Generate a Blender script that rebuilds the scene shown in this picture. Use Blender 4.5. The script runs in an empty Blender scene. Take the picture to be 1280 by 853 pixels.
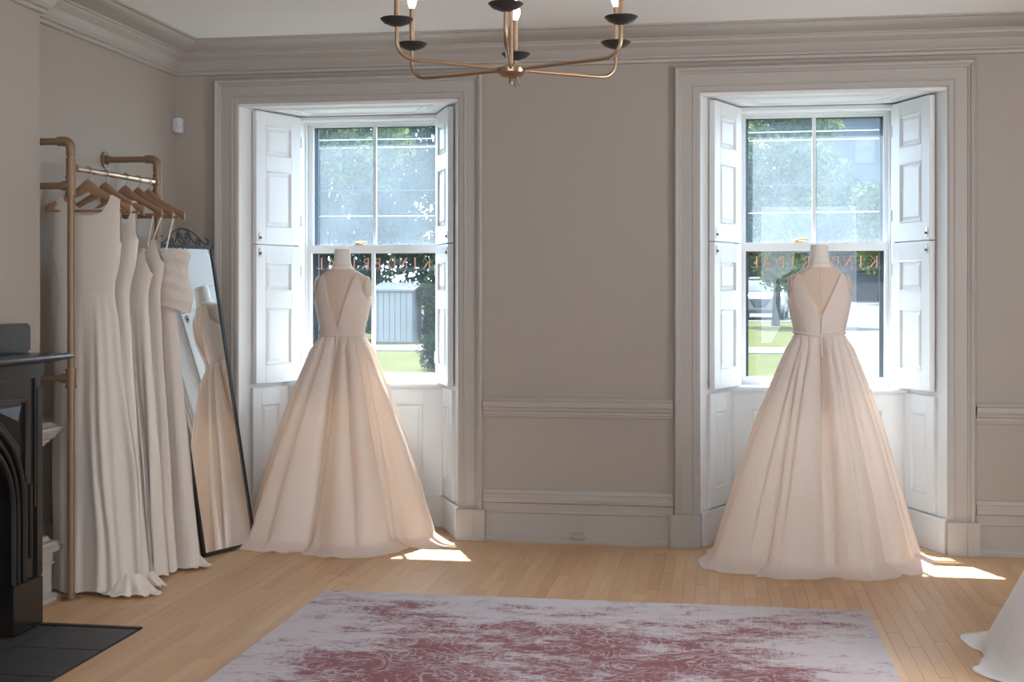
import bpy, bmesh, math, random
import numpy as np
from mathutils import Vector, Matrix, noise
random.seed(7); rng = np.random.default_rng(7)
S = bpy.context.scene
C = S.collection
PI = math.pi

# ------------------------------------------------------------------ camera
CAM_H, CAM_D, FPX, YH = 1.45, 7.469, 1620.3, 366.0
cam = bpy.data.cameras.new('camera'); camo = bpy.data.objects.new('camera', cam); C.objects.link(camo)
camo.location = (0, -CAM_D, CAM_H); camo.rotation_euler = (PI/2, 0, 0.15995)
cam.sensor_fit = 'HORIZONTAL'; cam.sensor_width = 36; cam.lens = FPX/1280*36
cam.shift_y = -(853/2-YH)/1280
cam.clip_end = 600
S.camera = camo

# ------------------------------------------------------------------ sky, sun, large lights, exposure
W = bpy.data.worlds.new('sky'); S.world = W; W.use_nodes = True
W.node_tree.nodes['Background'].inputs[0].default_value = (0.76, 0.88, 1.0, 1)
W.node_tree.nodes['Background'].inputs[1].default_value = 6.8
def sun_light():
    l = bpy.data.lights.new('sun', 'SUN'); l.energy = 28.0; l.angle = 0.009; l.color = (1, 0.95, 0.87)
    o = bpy.data.objects.new('sun', l); C.objects.link(o)
    o.rotation_euler = Vector((0.41, -1, -1.95)).to_track_quat('-Z', 'Y').to_euler()
sun_light()
def area(name, loc, rot, sx, sy, power, col=(1, 1, 1), portal=False):
    l = bpy.data.lights.new(name, 'AREA'); l.shape = 'RECTANGLE'; l.size = sx; l.size_y = sy
    l.energy = power; l.color = col
    o = bpy.data.objects.new(name, l); C.objects.link(o); o.location = loc; o.rotation_euler = rot
    if portal: l.cycles.is_portal = True
    return o
# added fill: out-of-view area lights at the rear and right walls, brightening the room
area('rear_fill', (-1.2, -9.2, 1.7), (PI/2, 0, PI), 1.3, 1.9, 33, (1, 0.94, 0.89))
area('rear_fill', (1.2, -9.2, 1.7), (PI/2, 0, PI), 1.3, 1.9, 33, (1, 0.94, 0.89))
area('side_fill', (3.25, -3.7, 1.65), (0, PI/2, 0), 1.7, 1.2, 58, (1, 0.96, 0.92))
for xc in (-2.2, 0.559):
    area('window_portal', (xc, 0.70, 1.72), (-PI/2, 0, 0), 0.95, 1.7, 1, portal=True)
S.view_settings.view_transform = 'Standard'; S.view_settings.look = 'None'
S.view_settings.exposure = 0.46; S.view_settings.gamma = 1.0
S.view_settings.use_curve_mapping = False

# ------------------------------------------------------------------ materials
M = {}
def mat(name, col, rough=0.5, metal=0.0, spec=0.5, sheen=0.0, bump=None, var=None, emit=None, estr=0):
    m = bpy.data.materials.new(name); m.use_nodes = True
    nt = m.node_tree; b = nt.nodes['Principled BSDF']
    b.inputs['Base Color'].default_value = (*col, 1); b.inputs['Roughness'].default_value = rough
    b.inputs['Metallic'].default_value = metal; b.inputs['Specular IOR Level'].default_value = spec
    b.inputs['Sheen Weight'].default_value = sheen
    if emit:
        b.inputs['Emission Color'].default_value = (*emit, 1); b.inputs['Emission Strength'].default_value = estr
    if var:      # (scale, amount): soft colour mottling
        tc = nt.nodes.new('ShaderNodeTexCoord'); n = nt.nodes.new('ShaderNodeTexNoise'); n.inputs['Scale'].default_value = var[0]
        n.inputs['Detail'].default_value = 5
        mx = nt.nodes.new('ShaderNodeMix'); mx.data_type = 'RGBA'
        mx.inputs[6].default_value = (*[c*(1-var[1]) for c in col], 1); mx.inputs[7].default_value = (*[min(1, c*(1+var[1])) for c in col], 1)
        nt.links.new(tc.outputs['Object'], n.inputs['Vector']); nt.links.new(n.outputs['Fac'], mx.inputs[0])
        nt.links.new(mx.outputs[2], b.inputs['Base Color'])
    if bump:     # (scale, strength, distance)
        tc = nt.nodes.new('ShaderNodeTexCoord'); n = nt.nodes.new('ShaderNodeTexNoise'); n.inputs['Scale'].default_value = bump[0]
        n.inputs['Detail'].default_value = 4
        bp = nt.nodes.new('ShaderNodeBump'); bp.inputs['Strength'].default_value = bump[1]; bp.inputs['Distance'].default_value = bump[2]
        nt.links.new(tc.outputs['Object'], n.inputs['Vector']); nt.links.new(n.outputs['Fac'], bp.inputs['Height'])
        nt.links.new(bp.outputs[0], b.inputs['Normal'])
    M[name] = m
    return m
mat('wall_paint', (0.375, 0.329, 0.288), 0.7, bump=(60, 0.08, 0.002))
mat('trim_paint', (0.405, 0.372, 0.34), 0.45)
mat('ceiling_paint', (0.83, 0.82, 0.81), 0.8, bump=(12, 0.06, 0.004))
mat('window_paint', (0.74, 0.745, 0.75), 0.4)
mat('dark_frame', (0.02, 0.025, 0.03), 0.5)
mat('brass_pipe', (0.25, 0.165, 0.10), 0.5, metal=0.45)
mat('rail_brass', (0.72, 0.56, 0.42), 0.22, metal=0.9)
mat('chandelier_brass', (0.34, 0.235, 0.155), 0.3, metal=0.9)
mat('black_dish', (0.018, 0.018, 0.02), 0.45)
mat('hanger_wood', (0.30, 0.17, 0.10), 0.4, var=(14, 0.2))
mat('hook_metal', (0.35, 0.34, 0.33), 0.3, metal=1)
mat('mirror_glass', (0.93, 0.95, 0.95), 0.012, metal=1)
mat('black_iron', (0.012, 0.012, 0.014), 0.45)
mat('black_marble', (0.012, 0.011, 0.011), 0.24, var=(9, 0.5), bump=(30, 0.12, 0.004))
mat('firebox_black', (0.004, 0.004, 0.004), 0.9)
mat('slate', (0.045, 0.045, 0.048), 0.5, var=(7, 0.35), bump=(18, 0.3, 0.006))
mat('slate_border', (0.012, 0.011, 0.01), 0.5)
mat('mannequin_linen', (0.62, 0.485, 0.39), 0.75, bump=(350, 0.1, 0.001))
mat('mannequin_neck', (0.72, 0.66, 0.61), 0.6)
mat('plastic_white', (0.55, 0.54, 0.57), 0.4)
mat('sensor_lens', (0.45, 0.46, 0.5), 0.3)
mat('bulb_glass', (1, 1, 1), 0.2, emit=(1, 0.95, 0.88), estr=18)
mat('latch_metal', (0.16, 0.13, 0.10), 0.35, metal=1)
mat('latch_plate', (0.55, 0.52, 0.48), 0.3, metal=0.8)
mat('brass_lock', (0.55, 0.34, 0.14), 0.35, metal=0.8)
mat('copper_letter', (0.62, 0.33, 0.22), 0.5)
mat('rubber', (0.015, 0.015, 0.015), 0.7)
mat('bark', (0.016, 0.014, 0.012), 0.9, spec=0.0, bump=(8, 0.6, 0.03))
mat('asphalt', (0.075, 0.075, 0.075), 0.9, spec=0.0, var=(2, 0.08))
mat('concrete', (0.085, 0.085, 0.083), 0.9, spec=0.0)
mat('grass', (0.050, 0.052, 0.024), 0.9, spec=0.0, var=(1.5, 0.35))
mat('car_white', (0.085, 0.086, 0.088), 0.25)
mat('car_black', (0.006, 0.0065, 0.007), 0.35)
mat('car_glass', (0.012, 0.015, 0.017), 0.08)
mat('chrome', (0.05, 0.05, 0.052), 0.3, metal=1)
mat('house_pale', (0.05, 0.055, 0.06), 0.8, spec=0.0)
mat('house_white', (0.075, 0.078, 0.08), 0.7, spec=0.0)
mat('house_window', (0.012, 0.016, 0.02), 0.15)
mat('shed_white', (0.15, 0.155, 0.16), 0.8, spec=0.0)
mat('roof_grey', (0.02, 0.02, 0.022), 0.8, spec=0.0)
mat('brick_red', (0.022, 0.011, 0.008), 0.9, spec=0.0)

def leaf_mat(name, c1, c2):
    m = bpy.data.materials.new(name); m.use_nodes = True; nt = m.node_tree; nt.nodes.clear()
    out = nt.nodes.new('ShaderNodeOutputMaterial'); g = nt.nodes.new('ShaderNodeNewGeometry')
    mx = nt.nodes.new('ShaderNodeMix'); mx.data_type = 'RGBA'
    mx.inputs[6].default_value = (*c1, 1); mx.inputs[7].default_value = (*c2, 1)
    nt.links.new(g.outputs['Random Per Island'], mx.inputs[0])
    d = nt.nodes.new('ShaderNodeBsdfDiffuse'); t = nt.nodes.new('ShaderNodeBsdfTranslucent'); a = nt.nodes.new('ShaderNodeMixShader')
    a.inputs[0].default_value = 0.45
    nt.links.new(mx.outputs[2], d.inputs[0]); nt.links.new(mx.outputs[2], t.inputs[0])
    nt.links.new(d.outputs[0], a.inputs[1]); nt.links.new(t.outputs[0], a.inputs[2]); nt.links.new(a.outputs[0], out.inputs[0])
    M[name] = m
leaf_mat('leaf_fresh', (0.022, 0.036, 0.013), (0.13, 0.15, 0.045))
leaf_mat('leaf_dark', (0.006, 0.014, 0.009), (0.018, 0.028, 0.016))
leaf_mat('leaf_mid', (0.010, 0.018, 0.013), (0.036, 0.048, 0.024))

def glass_mat(name, haze, tint):
    """window glass: clear, a little reflective, with a thin film of sunlit dust"""
    m = bpy.data.materials.new(name); m.use_nodes = True; nt = m.node_tree; nt.nodes.clear()
    out = nt.nodes.new('ShaderNodeOutputMaterial')
    t = nt.nodes.new('ShaderNodeBsdfTransparent'); t.inputs[0].default_value = (*tint, 1)
    tl = nt.nodes.new('ShaderNodeBsdfTranslucent'); tl.inputs[0].default_value = (0.70, 0.85, 1.0, 1)
    g = nt.nodes.new('ShaderNodeBsdfGlossy'); g.inputs['Roughness'].default_value = 0.0
    tc = nt.nodes.new('ShaderNodeTexCoord'); n = nt.nodes.new('ShaderNodeTexNoise'); n.inputs['Scale'].default_value = 2.2; n.inputs['Detail'].default_value = 6
    mr = nt.nodes.new('ShaderNodeMapRange'); mr.inputs[1].default_value = 0.3; mr.inputs[2].default_value = 0.75
    mr.inputs[3].default_value = haze*0.75; mr.inputs[4].default_value = haze*1.3
    nt.links.new(tc.outputs['Object'], n.inputs['Vector']); nt.links.new(n.outputs['Fac'], mr.inputs[0])
    a = nt.nodes.new('ShaderNodeMixShader'); b = nt.nodes.new('ShaderNodeMixShader')
    nt.links.new(mr.outputs[0], a.inputs[0]); nt.links.new(t.outputs[0], a.inputs[1]); nt.links.new(tl.outputs[0], a.inputs[2])
    b.inputs[0].default_value = 0.02
    nt.links.new(a.outputs[0], b.inputs[1]); nt.links.new(g.outputs[0], b.inputs[2]); nt.links.new(b.outputs[0], out.inputs[0])
    M[name] = m
glass_mat('pane_dusty', 0.045, (0.80, 0.87, 0.93))
glass_mat('pane_clear', 0.010, (0.86, 0.91, 0.94))

def cloth_mat(name, col, warm, trans, rough=0.5, bump=None, floral=False, sheer=0.0):
    m = bpy.data.materials.new(name); m.use_nodes = True; nt = m.node_tree
    b = nt.nodes['Principled BSDF']; out = nt.nodes['Material Output']
    b.inputs['Base Color'].default_value = (*col, 1); b.inputs['Roughness'].default_value = rough
    b.inputs['Sheen Weight'].default_value = 0.15; b.inputs['Specular IOR Level'].default_value = 0.35
    t = nt.nodes.new('ShaderNodeBsdfTranslucent'); t.inputs[0].default_value = (*warm, 1)
    a = nt.nodes.new('ShaderNodeMixShader'); a.inputs[0].default_value = trans
    nt.links.new(b.outputs[0], a.inputs[1]); nt.links.new(t.outputs[0], a.inputs[2]); last = a
    if sheer:
        tr = nt.nodes.new('ShaderNodeBsdfTransparent'); q = nt.nodes.new('ShaderNodeMixShader'); q.inputs[0].default_value = sheer
        nt.links.new(a.outputs[0], q.inputs[1]); nt.links.new(tr.outputs[0], q.inputs[2]); last = q
    nt.links.new(last.outputs[0], out.inputs[0])
    tc = nt.nodes.new('ShaderNodeTexCoord'); bp = nt.nodes.new('ShaderNodeBump')
    if floral:
        v = nt.nodes.new('ShaderNodeTexVoronoi'); v.feature = 'SMOOTH_F1'; v.inputs['Scale'].default_value = 26
        n = nt.nodes.new('ShaderNodeTexNoise'); n.inputs['Scale'].default_value = 18; n.inputs['Detail'].default_value = 3
        mx = nt.nodes.new('ShaderNodeMixRGB'); mx.inputs[0].default_value = 0.22
        nt.links.new(tc.outputs['Object'], n.inputs['Vector']); nt.links.new(tc.outputs['Object'], mx.inputs[1]); nt.links.new(n.outputs['Color'], mx.inputs[2])
        nt.links.new(mx.outputs[0], v.inputs['Vector'])
        nt.links.new(v.outputs['Distance'], bp.inputs['Height']); bp.inputs['Strength'].default_value = 0.55; bp.inputs['Distance'].default_value = 0.008
    else:
        n = nt.nodes.new('ShaderNodeTexNoise'); n.inputs['Scale'].default_value = (bump or (16, 0.2, 0.006))[0]; n.inputs['Detail'].default_value = 3
        n.inputs['Distortion'].default_value = 0.8
        nt.links.new(tc.outputs['Object'], n.inputs['Vector']); nt.links.new(n.outputs['Fac'], bp.inputs['Height'])
        bp.inputs['Strength'].default_value = (bump or (16, 0.2, 0.006))[1]; bp.inputs['Distance'].default_value = (bump or (16, 0.2, 0.006))[2]
    nt.links.new(bp.outputs[0], b.inputs['Normal'])
    M[name] = m
cloth_mat('satin_ivory', (0.90, 0.86, 0.82), (1.0, 0.80, 0.62), 0.46, 0.33, (9, 0.22, 0.012))
cloth_mat('jacquard_ivory', (0.90, 0.865, 0.835), (1.0, 0.84, 0.72), 0.42, 0.5, floral=True)
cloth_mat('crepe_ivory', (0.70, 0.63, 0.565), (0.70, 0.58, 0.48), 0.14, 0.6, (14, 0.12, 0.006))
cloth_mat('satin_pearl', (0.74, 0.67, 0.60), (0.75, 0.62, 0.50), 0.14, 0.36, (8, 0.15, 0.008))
cloth_mat('lace_ivory', (0.76, 0.69, 0.62), (0.75, 0.62, 0.5), 0.2, 0.6, floral=True)
cloth_mat('satin_white', (0.80, 0.79, 0.79), (0.8, 0.75, 0.7), 0.2, 0.4, (8, 0.2, 0.01))

def wood_floor():
    m = bpy.data.materials.new('maple_boards'); m.use_nodes = True; nt = m.node_tree; b = nt.nodes['Principled BSDF']
    N = nt.nodes.new; L = nt.links.new
    oi = N('ShaderNodeObjectInfo'); g = N('ShaderNodeNewGeometry')
    ad = N('ShaderNodeMath'); ad.operation = 'ADD'; fr = N('ShaderNodeMath'); fr.operation = 'FRACT'
    L(oi.outputs['Random'], ad.inputs[0]); L(g.outputs['Random Per Island'], ad.inputs[1]); L(ad.outputs[0], fr.inputs[0])
    ramp = N('ShaderNodeValToRGB'); e = ramp.color_ramp.elements
    e[0].position = 0; e[0].color = (0.50, 0.285, 0.145, 1); e[1].position = 1; e[1].color = (0.62, 0.40, 0.225, 1)
    for p, c in ((0.2, (0.58, 0.355, 0.19, 1)), (0.55, (0.56, 0.33, 0.17, 1)), (0.8, (0.60, 0.38, 0.205, 1))):
        k = e.new(p); k.color = c
    L(fr.outputs[0], ramp.inputs[0])
    mp = N('ShaderNodeMapping'); mp.inputs['Scale'].default_value = (34, 2.2, 10); L(g.outputs['Position'], mp.inputs['Vector'])
    n = N('ShaderNodeTexNoise'); n.inputs['Scale'].default_value = 1.6; n.inputs['Detail'].default_value = 6; L(mp.outputs[0], n.inputs['Vector'])
    mr = N('ShaderNodeMapRange'); mr.inputs[3].default_value = 0.86; mr.inputs[4].default_value = 1.12; L(n.outputs['Fac'], mr.inputs[0])
    mx = N('ShaderNodeVectorMath'); mx.operation = 'SCALE'; L(ramp.outputs[0], mx.inputs[0]); L(mr.outputs[0], mx.inputs['Scale'])
    L(mx.outputs[0], b.inputs['Base Color']); b.inputs['Roughness'].default_value = 0.36
    bp = N('ShaderNodeBump'); bp.inputs['Strength'].default_value = 0.05; bp.inputs['Distance'].default_value = 0.002
    L(n.outputs['Fac'], bp.inputs['Height']); L(bp.outputs[0], b.inputs['Normal'])
    M['maple_boards'] = m
wood_floor()
mat('gap_dark', (0.16, 0.085, 0.04), 0.7)

def rug_mat():
    """faded red-on-grey rug: streaked wear, scrolling floral lines and ruled borders"""
    m = bpy.data.materials.new('faded_rug'); m.use_nodes = True; nt = m.node_tree; b = nt.nodes['Principled BSDF']
    N = nt.nodes.new; L = nt.links.new
    def math_(op, a, c=None, d=None):
        k = N('ShaderNodeMath'); k.operation = op
        for i, v in enumerate((a, c, d)):
            if v is None: continue
            if hasattr(v, 'is_linked') or hasattr(v, 'links'): L(v, k.inputs[i])
            else: k.inputs[i].default_value = v
        return k.outputs[0]
    tc = N('ShaderNodeTexCoord'); co = tc.outputs['Object']
    def noise_(sc, scale, det=6, rough=0.6, dist=0.0):
        mp = N('ShaderNodeMapping'); mp.inputs['Scale'].default_value = sc; L(co, mp.inputs['Vector'])
        n = N('ShaderNodeTexNoise'); n.inputs['Scale'].default_value = scale; n.inputs['Detail'].default_value = det
        n.inputs['Roughness'].default_value = rough; n.inputs['Distortion'].default_value = dist
        L(mp.outputs[0], n.inputs['Vector']); return n.outputs['Fac']
    sx = N('ShaderNodeSeparateXYZ'); L(co, sx.inputs[0]); X, Y = sx.outputs[0], sx.outputs[1]   # origin at rug centre
    wear_big = noise_((1, 1.5, 1), 1.25, 3)
    wear_mid = noise_((1.0, 2.2, 1), 4.5, 6, 0.65)
    wear_fine = noise_((5, 22, 1), 3.5, 6, 0.8)
    wear_warp = noise_((90, 6, 1), 1.2, 3, 0.6)
    # distance from the far short edge and the two sides, 0 at rim -> 1 in the field
    ax = math_('ABSOLUTE', X); side = math_('SUBTRACT', 1.275, ax); end = math_('SUBTRACT', 1.55, Y)
    rim = math_('MINIMUM', side, math_('MULTIPLY', end, 0.9))
    field = N('ShaderNodeMapRange'); L(rim, field.inputs[0]); field.inputs[1].default_value = 0.02; field.inputs[2].default_value = 0.55
    field.inputs[3].default_value = 0.02; field.inputs[4].default_value = 0.135
    s = math_('ADD', math_('MULTIPLY', wear_big, 0.38), math_('MULTIPLY', wear_mid, 0.42))
    s = math_('ADD', s, math_('MULTIPLY', wear_fine, 0.48)); s = math_('ADD', s, math_('MULTIPLY', wear_warp, 0.10))
    s = math_('ADD', s, field.outputs[0])
    red = N('ShaderNodeMapRange'); L(s, red.inputs[0]); red.inputs[1].default_value = 0.745; red.inputs[2].default_value = 0.83
    # floral scrolls: iso-lines of distorted voronoi distance
    def iso(scale, width, freq):
        n = N('ShaderNodeTexNoise'); n.inputs['Scale'].default_value = 5; n.inputs['Detail'].default_value = 2; L(co, n.inputs['Vector'])
        mx = N('ShaderNodeMixRGB'); mx.inputs[0].default_value = 0.12; L(co, mx.inputs[1]); L(n.outputs['Color'], mx.inputs[2])
        v = N('ShaderNodeTexVoronoi'); v.inputs['Scale'].default_value = scale; L(mx.outputs[0], v.inputs['Vector'])
        w = math_('SINE', math_('MULTIPLY', v.outputs['Distance'], freq))
        k = N('ShaderNodeMapRange'); L(math_('ABSOLUTE', w), k.inputs[0]); k.inputs[1].default_value = 0; k.inputs[2].default_value = width
        k.inputs[3].default_value = 1; k.inputs[4].default_value = 0; return k.outputs[0]
    fl = math_('MAXIMUM', iso(4.2, 0.42, 18), iso(9.0, 0.46, 15))
    gate = N('ShaderNodeMapRange'); L(noise_((1, 1, 1), 6.5, 4, 0.7), gate.inputs[0]); gate.inputs[1].default_value = 0.42; gate.inputs[2].default_value = 0.52
    fl = math_('MULTIPLY', fl, gate.outputs[0])
    # ruled border lines
    def line(src, at, w):
        d = math_('ABSOLUTE', math_('SUBTRACT', src, at)); k = math_('LESS_THAN', d, w); return k
    rl = math_('MAXIMUM', math_('MAXIMUM', line(side, 0.10, 0.004), line(side, 0.155, 0.004)), math_('MAXIMUM', line(side, 0.40, 0.004), line(side, 0.46, 0.004)))
    fl = math_('MAXIMUM', fl, math_('MULTIPLY', rl, math_('MULTIPLY', gate.outputs[0], 0.6)))
    amt = math_('MULTIPLY', red.outputs[0], math_('SUBTRACT', 1.0, math_('MULTIPLY', fl, 0.72)))
    amt = math_('MULTIPLY', amt, 0.93)
    cr = N('ShaderNodeMix'); cr.data_type = 'RGBA'; cr.inputs[6].default_value = (0.56, 0.515, 0.545, 1); cr.inputs[7].default_value = (0.245, 0.09, 0.10, 1)
    L(amt, cr.inputs[0])
    st = N('ShaderNodeMapRange'); L(noise_((8, 60, 1), 4, 4, 0.7), st.inputs[0]); st.inputs[3].default_value = 0.84; st.inputs[4].default_value = 1.16
    vm = N('ShaderNodeVectorMath'); vm.operation = 'SCALE'; L(cr.outputs[2], vm.inputs[0]); L(st.outputs[0], vm.inputs['Scale'])
    L(vm.outputs[0], b.inputs['Base Color']); b.inputs['Roughness'].default_value = 0.95; b.inputs['Specular IOR Level'].default_value = 0.1
    bp = N('ShaderNodeBump'); bp.inputs['Strength'].default_value = 0.25; bp.inputs['Distance'].default_value = 0.003
    L(wear_fine, bp.inputs['Height']); L(bp.outputs[0], b.inputs['Normal'])
    M['faded_rug'] = m
rug_mat()

# ------------------------------------------------------------------ mesh helpers
class MB:
    def __init__(s): s.v = []; s.f = []
    def add(s, v, f):
        n = len(s.v); s.v += [tuple(map(float, p)) for p in v]; s.f += [tuple(i+n for i in q) for q in f]; return s
    def box(s, x0, x1, y0, y1, z0, z1):
        v = [(x, y, z) for z in (z0, z1) for y in (y0, y1) for x in (x0, x1)]
        return s.add(v, [(0, 2, 3, 1), (4, 5, 7, 6), (0, 1, 5, 4), (2, 6, 7, 3), (0, 4, 6, 2), (1, 3, 7, 5)])
    def prism(s, pts, z0, z1):          # polygon in xy (ccw), extruded in z
        n = len(pts)
        v = [(*p, z0) for p in pts]+[(*p, z1) for p in pts]
        f = [tuple(range(n-1, -1, -1)), tuple(range(n, 2*n))]+[(i, (i+1) % n, (i+1) % n+n, i+n) for i in range(n)]
        return s.add(v, f)
    def tube(s, pts, r, n=10, cap=True):
        pts = [Vector(p) for p in pts]; R = r if isinstance(r, (list, tuple)) else [r]*len(pts)
        rings = []; up = None
        for i, p in enumerate(pts):
            t = (pts[min(i+1, len(pts)-1)]-pts[max(i-1, 0)]).normalized()
            if up is None:
                up = t.orthogonal().normalized()
            else:
                up = (up-t*up.dot(t)); up = up.normalized() if up.length > 1e-6 else t.orthogonal().normalized()
            b = t.cross(up)
            rings.append([p+(up*math.cos(a)+b*math.sin(a))*R[i] for a in [2*PI*k/n for k in range(n)]])
        v = [q for rr in rings for q in rr]; f = []
        for i in range(len(pts)-1):
            for k in range(n):
                f.append((i*n+k, i*n+(k+1) % n, (i+1)*n+(k+1) % n, (i+1)*n+k))
        if cap: f += [tuple(range(n-1, -1, -1)), tuple((len(pts)-1)*n+k for k in range(n))]
        return s.add(v, f)
    def lathe(s, prof, c=(0, 0, 0), n=24):   # prof: (r,z)
        v = []; f = []
        for r, z in prof: v += [(c[0]+r*math.cos(2*PI*k/n), c[1]+r*math.sin(2*PI*k/n), c[2]+z) for k in range(n)]
        for i in range(len(prof)-1):
            for k in range(n): f.append((i*n+k, i*n+(k+1) % n, (i+1)*n+(k+1) % n, (i+1)*n+k))
        f += [tuple(range(n-1, -1, -1)), tuple((len(prof)-1)*n+k for k in range(n))]
        return s.add(v, f)
    def grid(s, P, wrap=False):     # P array rows x cols x 3
        P = np.asarray(P); a, b = P.shape[:2]; f = []
        for i in range(a-1):
            for j in range(b if wrap else b-1):
                k = (j+1) % b; f.append((i*b+j, i*b+k, (i+1)*b+k, (i+1)*b+j))
        return s.add(P.reshape(-1, 3), f)
    def xf(s, m):
        s.v = [tuple(m @ Vector(p)) for p in s.v]; return s
    def mesh(s, name, smooth=None, bevel=0, seg=2):
        me = bpy.data.meshes.new(name); me.from_pydata(s.v, [], s.f)
        if bevel:
            bm = bmesh.new(); bm.from_mesh(me); bmesh.ops.remove_doubles(bm, verts=bm.verts, dist=1e-6)
            bmesh.ops.recalc_face_normals(bm, faces=bm.faces)
            bmesh.ops.bevel(bm, geom=[e for e in bm.edges if len(e.link_faces) == 2 and e.calc_face_angle(0) > 0.5], offset=bevel, segments=seg, affect='EDGES', clamp_overlap=True)
            bm.to_mesh(me); bm.free()
        if smooth is not None:
            me.polygons.foreach_set('use_smooth', [True]*len(me.polygons))
            if smooth < 3: me.set_sharp_from_angle(angle=smooth)
        me.update(); return me
    def build(s, name, m, parent=None, smooth=None, bevel=0, seg=2, fixn=False):
        me = s.mesh(name, smooth, bevel, seg); 
        if fixn:
            bm = bmesh.new(); bm.from_mesh(me); bmesh.ops.recalc_face_normals(bm, faces=bm.faces); bm.to_mesh(me); bm.free()
        return link(name, me, m, parent)
def link(name, me, m, parent=None):
    o = bpy.data.objects.new(name, me)
    if m and not me.materials: me.materials.append(M[m])
    C.objects.link(o)
    if parent: o.parent = parent
    return o
def tag(o, label=None, cat=None, group=None, kind=None):
    if label: o['label'] = label
    if cat: o['category'] = cat
    if group: o['group'] = group
    if kind: o['kind'] = kind
    return o
def thing(name, label, cat, loc=(0, 0, 0), rz=0, group=None):
    o = bpy.data.objects.new(name, None); C.objects.link(o); o.empty_display_size = 0.1
    o.location = loc; o.rotation_euler = (0, 0, rz); return tag(o, label, cat, group)
def struct(name, loc=(0, 0, 0)):
    o = bpy.data.objects.new(name, None); C.objects.link(o); o.location = loc; o['kind'] = 'structure'; return o
def offset_path(path, a):
    n = len(path); out = []
    for i in range(n):
        p = Vector(path[i])
        d0 = (p-Vector(path[i-1])).normalized() if i else None
        d1 = (Vector(path[i+1])-p).normalized() if i < n-1 else None
        if d0 is None: d0 = d1
        if d1 is None: d1 = d0
        n0 = Vector((-d0.y, d0.x)); n1 = Vector((-d1.y, d1.x)); m = (n0+n1)
        m = m/m.length_squared*2 if m.length > 1e-6 else n0
        out.append(p+m*a)
    return out
def sweep(path, prof, to3):
    cols = [offset_path(path, a) for a, b in prof]; np_, k = len(path), len(prof); v = []; f = []
    for i in range(np_):
        for j in range(k): v.append(to3(cols[j][i], prof[j][1]))
    for i in range(np_-1):
        for j in range(k):
            q = (j+1) % k; f.append((i*k+j, (i+1)*k+j, (i+1)*k+q, i*k+q))
    f += [tuple(range(k-1, -1, -1)), tuple((np_-1)*k+j for j in range(k))]
    m = MB(); m.add(v, f); return m
flat3 = lambda p, b: (p.x, p.y, b)
def bez(p0, p1, p2, n=8):
    p0, p1, p2 = Vector(p0), Vector(p1), Vector(p2)
    return [tuple((1-t)**2*p0+2*t*(1-t)*p1+t*t*p2) for t in [i/n for i in range(n+1)]]

# ------------------------------------------------------------------ room shell
XL, XB, YB = -3.283, -3.165, -1.80      # alcove wall, chimney breast face, breast corner
XR, YR, ZC = 3.3, -9.6, 2.945
WX = (-2.2, 0.559); HW = 0.676; SPL, DEP = 0.203, 0.474; FH = 0.467
HEAD = 2.59
m = MB()
xs = [XL-0.3, WX[0]-HW, WX[0]+HW, WX[1]-HW, WX[1]+HW, XR+0.2]
for i in (0, 2, 4): m.box(xs[i], xs[i+1], 0, 0.46, -0.1, ZC+0.2)
for i in (1, 3): m.box(xs[i], xs[i+1], 0, 0.46, HEAD, ZC+0.2)
xs2 = [XL-0.3, WX[0]-FH, WX[0]+FH, WX[1]-FH, WX[1]+FH, XR+0.2]
for i in (0, 2, 4): m.box(xs2[i], xs2[i+1], 0.46, 0.67, -0.1, ZC+0.2)
for i in (1, 3):
    m.box(xs2[i], xs2[i+1], 0.46, 0.67, 2.565, ZC+0.2); m.box(xs2[i], xs2[i+1], 0.46, 0.67, -0.1, 0.86)
tag(m.build('wall_back', 'wall_paint'), kind='structure')
m = MB().box(XL-0.2, XL, YB, 0, -0.1, ZC+0.1).box(XL-0.2, XB, YR, YB, -0.1, ZC+0.1)
tag(m.build('wall_left', 'wall_paint'), kind='structure')
m = MB().box(XR, XR+0.2, YR, -4.3, -0.1, ZC+0.1).box(XR, XR+0.2, -3.1, 0, -0.1, ZC+0.1).box(XR, XR+0.2, -4.3, -3.1, -0.1, 0.8).box(XR, XR+0.2, -4.3, -3.1, 2.5, ZC+0.1)  # opening added out of view, to go with the side fill light
tag(m.build('wall_right', 'wall_paint'), kind='structure')
m = MB()          # rear wall with two unseen openings, added to go with the rear fill lights
rx = [XL-0.2, -1.85, -0.55, 0.55, 1.85, XR+0.2]
for i in (0, 2, 4): m.box(rx[i], rx[i+1], YR-0.2, YR, -0.1, ZC+0.1)
for i in (1, 3): m.box(rx[i], rx[i+1], YR-0.2, YR, 2.65, ZC+0.1).box(rx[i], rx[i+1], YR-0.2, YR, -0.1, 0.75)
tag(m.build('wall_rear', 'wall_paint'), kind='structure')
tag(MB().box(XL-0.2, XR+0.2, YR-0.2, 0.5, ZC, ZC+0.15).build('ceiling', 'ceiling_paint'), kind='structure')

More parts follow.
